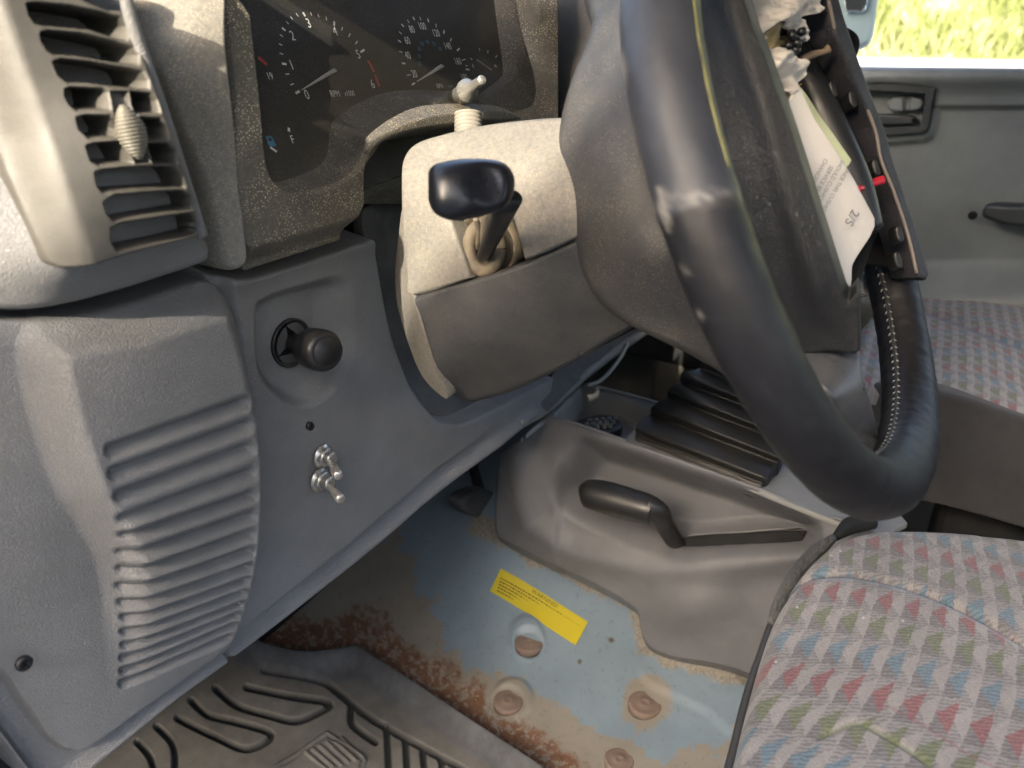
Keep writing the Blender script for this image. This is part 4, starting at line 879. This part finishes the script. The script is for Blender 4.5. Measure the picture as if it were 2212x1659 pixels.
# key ring like metal bit behind the hub
lathe('steel_pin', CHROME, sw, at(1868, 612, 'z', .66), (.3, -1, .2), [(-.01, .011), (0, .012), (.004, .009), (.006, .004), (.0065, .0001)], 24)

# ================================================================== centre console
con = thing('centre_console', 'grey plastic centre console beside the driver seat', 'centre console', (.8, .3, -.72))
KCT = [(1120, 951, 'X', .795), (1175, 896, 'X', .80), (1350, 953, 'X', .79), (1600, 1038, 'X', .785), (1766, 1110, 'X', .782), (1073, 1150, 'X', .785), (1204, 1215, 'X', .775), (1370, 1300, 'X', .77), (1430, 1400, 'X', .765), (1640, 1300, 'X', .775), (1640, 1450, 'X', .765), (1850, 1200, 'X', .77), (1080, 1040, 'X', .795)]
RB = cl([(1236, 985), (1255, 955), (1300, 962), (1450, 1010), (1600, 1060), (1740, 1120), (1765, 1145), (1740, 1180), (1600, 1186), (1480, 1196), (1380, 1172), (1270, 1130), (1215, 1090), (1203, 1040)], 4)
def kdisp(P, B):
    s = poly_sdf(P, RB); d = -.058 * ss(16, -55, s)
    d += .014 * np.exp(-(line_d(P, [(1120, 990), (1150, 1130), (1230, 1190), (1400, 1225), (1600, 1215), (1800, 1190)]) / 32.) ** 2)
    d -= .03 * ss(10, 2, line_d(P, [(1478, 1180), (1725, 1164)]))
    d += .02 * np.exp(-(np.hypot((P[:, 0] - 1490) / 1.4, P[:, 1] - 1300) / 62.) ** 2)
    d += .006 * ss(1220, 1200, P[:, 0]) * ss(960, 1010, P[:, 1])
    d -= .014 * ss(1200, 1240, P[:, 0]) * ss(8, -20, P[:, 1] - (1100)) * 0
    return d
K_OUT = [tuple(p) for p in cat([(1120, 951), (1148, 925), (1176, 896), (1190, 900), (1265, 925), (1350, 953), (1462, 991), (1590, 1036), (1680, 1068), (1766, 1108), (1900, 1160), (1900, 1400), (1760, 1510), (1635, 1462), (1541, 1434), (1470, 1424), (1429, 1412), (1403, 1397), (1386, 1370), (1380, 1328), (1365, 1307), (1290, 1266), (1204, 1221), (1130, 1185), (1085, 1160), (1072, 1140), (1076, 1060), (1086, 975)], 3)]
patch('side_panel', CONS, con, K_OUT, KCT, 2.8, kdisp, thick=.02, back=(.6, 0, -1), n=(-1, -.1, .35), edge=(5, .002))
TRAY = cl([(1202, 893), (1254, 838), (1262, 836), (1412, 882), (1408, 892), (1352, 944), (1342, 946), (1210, 899)], 3)
def tdisp(P, B): return -.034 * ss(1.5, -9, poly_sdf(P, TRAY))
patch('top_panel', CONS_L, con, [(1126, 946), (1177, 896), (1252, 829), (1300, 838), (1432, 872), (1500, 840), (1640, 880), (1760, 960), (1900, 1060), (1960, 1130), (1900, 1162), (1766, 1110), (1590, 1038), (1350, 955), (1187, 900)],
      [(1150, 930, 'Z', -.435), (1350, 953, 'Z', -.437), (1252, 829, 'Z', -.435), (1600, 1038, 'Z', -.44), (1766, 1110, 'Z', -.445), (1800, 980, 'Z', -.445), (1500, 850, 'Z', -.44), (1900, 1150, 'Z', -.45)], 2.6, tdisp, thick=.006, back=(0, 0, -1), n=(0, 0, 1))
for q in (((1252, 829), (1330, 846), (1432, 874)), ((1177, 897), (1262, 922), (1352, 954))):
    tube('tray_rim', CONS_L, con, [at(x, y, 'Z', -.433) for x, y in q], .0028, 8)
tube('cushion_mount', DARK, con, [at(x, y, 'Z', -.43) for x, y in ((1806, 1160), (1840, 1134), (1885, 1126))], [.004, .009, .008], 12)
# remote in tray
rem = thing('remote_control', 'small black remote control lying in the console tray', 'remote control', tuple(at(1290, 930, 'Z', -.465)))
RCT = [(1240, 920, 'Z', -.458), (1340, 910, 'Z', -.452), (1290, 940, 'Z', -.457)]
RS = Surf(RCT)
patch('shell', BLACK, rem, cl([(1238, 914), (1262, 900), (1300, 893), (1328, 898), (1344, 914), (1336, 926), (1306, 938), (1280, 938), (1250, 928)], 4), RCT, 2, thick=.012, edge=(4, .003), back=(0, 0, -1))
KEY = mat('grey_remote_keys', (.13, .14, .14), .4)
for i in range(5):
    for j in range(3):
        x = 1262 + i * 14 + j * 6; y = 926 - i * 2.2 - j * 9 + i * .8
        lathe('key', KEY, rem, RS.pt(x, y, .004), (0, 0, 1), [(-.004, .0036), (.001, .0036), (.002, .0026), (.002, .0001)], 12)
# gear boot
gbt = thing('gear_lever_boot', 'black ribbed rubber gear lever boot on the console', 'gear boot', tuple(at(1520, 960, 'Z', -.44)))
GO = [tuple(p) for p in cat([(1372, 945), (1380, 925), (1392, 905), (1404, 897), (1425, 872), (1438, 862), (1456, 838), (1472, 824), (1480, 808), (1500, 806), (1515, 792), (1560, 780), (1640, 830), (1690, 930), (1690, 985), (1672, 1008), (1645, 1048), (1580, 1022), (1480, 985)], 2)]
def gdisp(P, B):
    v = P[:, 1] - .385 * (P[:, 0] - 1400); e = np.array([690, 752, 797, 842, 893, 950, 1010]); d = np.zeros(len(P))
    i = np.clip(np.searchsorted(e, v) - 1, 0, 5); t = (v - e[i]) / (e[i + 1] - e[i]); t = np.clip(t, 0, 1)
    return .013 * (t ** .9) * ss(1.0, .80, t) + .003 * np.maximum(np.sin(np.pi * t), 0)
patch('ribbed_boot', RUBBER, gbt, GO, [(1375, 945, 'Z', -.432), (1645, 1045, 'Z', -.436), (1400, 890, 'Z', -.412), (1685, 990, 'Z', -.418), (1500, 810, 'Z', -.35), (1640, 850, 'Z', -.36)], 2.4, gdisp, thick=.03, n=(-.75, .0, .6), back=(0.5, 0, -1))
# parking brake
pb = thing('parking_brake_lever', 'black parking brake lever lying in the console recess', 'parking brake', tuple(at(1465, 1178, 'X', .79)))
tube('grip', BLACK, pb, [at(x, y, 'X', .758) for x, y in ((1262, 1066), (1270, 1066), (1310, 1074), (1360, 1088), (1395, 1098), (1412, 1104))], [.010, .0175, .0195, .0185, .0175, .016], 20, 5)
tube('arm', BLACK, pb, [at(x, y, 'X', v) for x, y, v in ((1395, 1096, .755), (1420, 1108, .76), (1437, 1135, .775), (1455, 1165, .785), (1472, 1180, .80))], [.0165, .015, .012, .011, .009], 16, 5, flat=(.75, 1))
patch('slot_gaiter', DARK, con, cl([(1462, 1186), (1470, 1170), (1500, 1160), (1720, 1150), (1733, 1156), (1733, 1168), (1722, 1178), (1500, 1188)], 3), [(1470, 1180, 'X', .795), (1730, 1160, 'X', .79), (1600, 1186, 'X', .79)], 4, thick=.01)
slab('cavity_screen', DARK, dash, 1.28, 1.32, .22, .75, -.52, -.10)  # dark panel added to close off the bright gap under the dash
slab('end_cap', VINYL, dash, .09, .11, .462, .76, -.5, .06)
slab('top_cover', VINYL, dash, .10, 1.45, .49, .80, .065, .09)
# things in the dark under the dash
tube('loose_cable', mat('grey_cable', (.26, .26, .23), .5), con, [at(x, y, 'Y', .43) for x, y in ((1270, 832), (1295, 824), (1320, 800), (1342, 770), (1356, 742))], .0028, 10)
boxm('dash_leg', mat('brown_grey_leg', (.12, .11, .09), .7), dash, at(1500, 780, 'Y', .40) + np.array((.03, .05, 0)), (.05, .06, .2), .01)
ped = thing('foot_pedal', 'dark metal pedal in the shadow under the dashboard', 'pedal', tuple(at(1050, 1110, 'Y', .58)))
patch('pedal_pad', mat('worn_pedal', (.10, .10, .10), .6, var=.3), ped, cl([(1005, 1075), (1050, 1058), (1078, 1075), (1070, 1110), (1030, 1118), (1000, 1100)], 3), [(1005, 1075, 'Y', .57), (1078, 1075, 'Y', .57), (1030, 1118, 'Y', .57)], 4, thick=.02, edge=(5, .004))
tube('pedal_arm', BLACK, ped, [at(1040, 1070, 'Y', .58), at(1020, 1000, 'Y', .62), at(1010, 930, 'Y', .66)], .008, 10)

# ================================================================== seats
PAL = dict(r=np.array((.165, .072, .075)), g=np.array((.10, .112, .07)), b=np.array((.088, .132, .165)))
def fabric(u, v, su, sv, fade=None):
    """woven triangle cloth; u runs along a row (metres), v across the rows (metres)"""
    jt = np.c_[u, v] * 900; u = u + .0016 * (fbm(jt + 50, .35, 91, 2) - .5) + .004 * (fbm(jt + 50, .03, 93, 2) - .5); v = v + .0030 * (fbm(jt + 70, .35, 92, 2) - .5)
    uu = u / su; vv = v / sv; row = np.floor(vv).astype(int); fv = vv - row; fu = (uu + .12 * vv) % 1.0
    lightc = np.array((.215, .205, .20)); darkc = np.array((.115, .11, .115)); midc = np.array((.165, .158, .16))
    c = np.tile(lightc, (len(u), 1)); right = fu > .45; t = (fu - .45) / .55
    tri = right & (np.abs(fv - .5) < .46 * t)
    left = ~right & (np.abs(fv - .02) < .22 * (1 - fu / .45)) 
    kind = row % 3; cc = np.stack([PAL['r'], PAL['g'], PAL['b']])[kind]
    c[right & ~tri & (fv > .5)] = darkc; c[right & ~tri & (fv <= .5)] = midc; c[~right & (np.abs(fv - .5) > .5 - .42 * (1 - fu / .45))] = midc
    c = np.where(tri[:, None], cc, c)
    w = .86 + .28 * ((np.sin(v * 2 * math.pi / .0022) > 0) ^ (np.sin(u * 2 * math.pi / .0044) > 0))
    w2 = np.where((tri | (c[:, 0] < .19)), .76 + .46 * (np.sin((v + u * .4) * 2 * math.pi / .0036) > 0), w)
    return c * w2[:, None] if fade is None else c * (1 + (w2 - 1) * fade)[:, None]
seat = thing('driver_seat', 'driver seat cushion in grey cloth woven with red, green and blue triangles', 'seat', (.55, -.1, -.7))
SCT2 = [(1900, 1300, 'Z', -.392), (2200, 1250, 'Z', -.392), (2212, 1600, 'Z', -.385), (1850, 1500, 'Z', -.392), (1680, 1350, 'Z', -.405), (1600, 1600, 'Z', -.405), (1950, 1130, 'Z', -.405), (1770, 1180, 'Z', -.405), (2250, 1160, 'Z', -.405)]
SEAMS = cat([(1655, 1330), (1690, 1285), (1730, 1250), (1785, 1238), (1860, 1240), (1960, 1264), (2060, 1303), (2150, 1350), (2212, 1387), (2320, 1450)], 4)
def sdisp(P, B): return -.007 * np.exp(-(line_d(P, SEAMS) / 7.) ** 2) + .0012 * (fbm(P, 1 / 50., 71) - .5) - .003 * np.exp(-(line_d(P, SCAR) / 6.) ** 2)
SCAR = cat([(1770, 1590), (1800, 1580), (1850, 1560), (1900, 1580), (1950, 1610), (2010, 1650)], 3)
def scol_(P, B, s):
    lo = poly_sdf(P, np.vstack([SEAMS, [(2320, 1800), (1500, 1800)]])) < 0
    u = -B[:, 1] + .02; v = B[:, 0] + .0; 
    v = v + np.where(lo, 0.0, .012); u = u + np.where(lo, 0, .012) + .02 * np.sin(v * 9)
    c = fabric(u, -v + .6, .0192, .037)
    d = line_d(P, SEAMS); e = ss(3.6, 1.4, d)[:, None]; c = c * (1 - e) + np.array((.05, .05, .08)) * e; e = ss(14, 8, np.abs(d - 6))[:, None] * .35 * lo[:, None]; c = c * (1 - e) + np.array((.2, .26, .32)) * e
    n = fbm(P, 1 / 6., 72); n2 = fbm(P, 1 / 90., 73)
    f = ss(.72, .8, n) * .5; c = c * (1 - f[:, None]) + np.array((.24, .23, .22)) * f[:, None]
    c = c * (.82 + .36 * n2)[:, None]
    sc = ss(7, 3, line_d(P, SCAR) + (n - .5) * 6)[:, None]; c = c * (1 - sc * .5) + np.array((.09, .12, .06)) * sc * .5
    sc = ss(5, 2, line_d(P, SC2) + (n - .5) * 9)[:, None]; c = c * (1 - sc * .4) + np.array((.15, .05, .06)) * sc * .4
    for x, y in LINT: 
        q = ss(3.4, 2, np.hypot(P[:, 0] - x, P[:, 1] - y))[:, None]; c = c * (1 - q * .7) + .45 * q * .7
    return c
SC2 = cat([(1880, 1515), (1950, 1540), (2030, 1590), (2110, 1640), (2200, 1680)], 3)
LINT = [(1722, 1311), (1865, 1335), (1676, 1430), (1795, 1200), (1815, 1190), (2060, 1144), (1950, 1342)]
SO = [(1555, 1760), (1572, 1690), (1596, 1590), (1618, 1500), (1640, 1420), (1662, 1350), (1690, 1285), (1722, 1235), (1760, 1192), (1800, 1160), (1850, 1138), (1910, 1128), (1980, 1127), (2060, 1131), (2150, 1139), (2320, 1160), (2320, 1760)]
patch('cushion', SEAT, seat, [tuple(p) for p in cat(SO[:-1], 3)] + [(2320, 1760)], SCT2, 1.9, sdisp, thick=.14, back=(.1, -.25, -1), n=(0, 0, 1), edge=(34, .022), colfn=scol_)
tube('front_piping', mat('dark_piping', (.05, .05, .05), .5), seat, [at(x, y, 'Z', -.43) for x, y in ((1548, 1760), (1580, 1640), (1612, 1510), (1640, 1425), (1668, 1345), (1690, 1300))], .0032, 8)
tube('edge_fuzz', FUZZ, seat, [at(x, y, 'Z', -.425) for x, y in ((1668, 1345), (1690, 1292), (1722, 1240), (1760, 1196), (1800, 1162))], [.004, .006, .007, .007, .004], 10)
V = []; Fc = []
for k in range(700):
    t = random.random() ; x = np.interp(t, [0, .3, .6, 1], [1672, 1700, 1740, 1790]); y = np.interp(t, [0, .3, .6, 1], [1340, 1272, 1216, 1166])
    a = at(x + random.uniform(-7, 7), y + random.uniform(-7, 7), 'Z', -.42); d_ = np.array([random.uniform(-1, 1) for _ in range(3)]) * .004; w = np.array([random.uniform(-1, 1) for _ in range(3)]) * .0005
    i0 = len(V); V += [a - w, a + w, a + d_ + np.array((0, 0, .003))]; Fc.append((i0, i0 + 1, i0 + 2))
link('fuzz_fibres', V, Fc, FUZZ, seat, smooth=False)
# passenger seat
pse = thing('passenger_seat', 'passenger seat cushion in patterned cloth, beyond the steering wheel', 'seat', (1.2, -.1, -.7))
PCT2 = [(1900, 720, 'Z', -.365), (2000, 800, 'Z', -.37), (2250, 880, 'Z', -.37), (2040, 628, 'Z', -.375), (2300, 680, 'Z', -.37), (2100, 740, 'Z', -.355)]
PSE = cat([(1840, 690), (1960, 668), (2060, 690), (2130, 720), (2212, 748), (2320, 780)], 4)
def pcol(P, B, s):
    c = fabric(-B[:, 1], B[:, 0], .0175, .030, .3); d = ss(4, 1.5, line_d(P, PSE))[:, None]; c = c * (1 - d) + np.array((.12, .12, .16)) * d
    return c * 1.15
patch('cushion', SEAT, pse, [tuple(p) for p in cat([(1830, 800), (1845, 750), (1865, 700), (1895, 660), (1950, 634), (2030, 627), (2110, 634), (2212, 655), (2330, 685), (2330, 930), (2212, 903), (2100, 866), (2020, 846), (1940, 838), (1860, 830)], 4)], PCT2, 2.2,
      lambda P, B: -.007 * np.exp(-(line_d(P, PSE) / 7.) ** 2), thick=.012, back=(0, 0, -1), n=(0, 0, 1), edge=(20, .014), colfn=pcol)
patch('side_bolster', SEATD, pse, [tuple(p) for p in cat([(1850, 825), (1940, 836), (2020, 845), (2100, 866), (2212, 903), (2330, 935), (2330, 1180), (2212, 1145), (2100, 1112), (1980, 1085), (1900, 1100), (1840, 1000)], 4)],
      [(1850, 830, 'X', 1.0), (2300, 920, 'X', .985), (1900, 1090, 'X', .98), (2212, 1140, 'X', .97), (2100, 980, 'X', .965)], 4, thick=.05, back=(1, 0, -.2), edge=(10, .01))
seatbase = slab('seat_base', DARK, pse, 1.02, 1.48, -.6, -.02, -.86, -.42, .02)
slab('seat_base', DARK, seat, .32, .72, -.6, .02, -.86, -.44, .02)
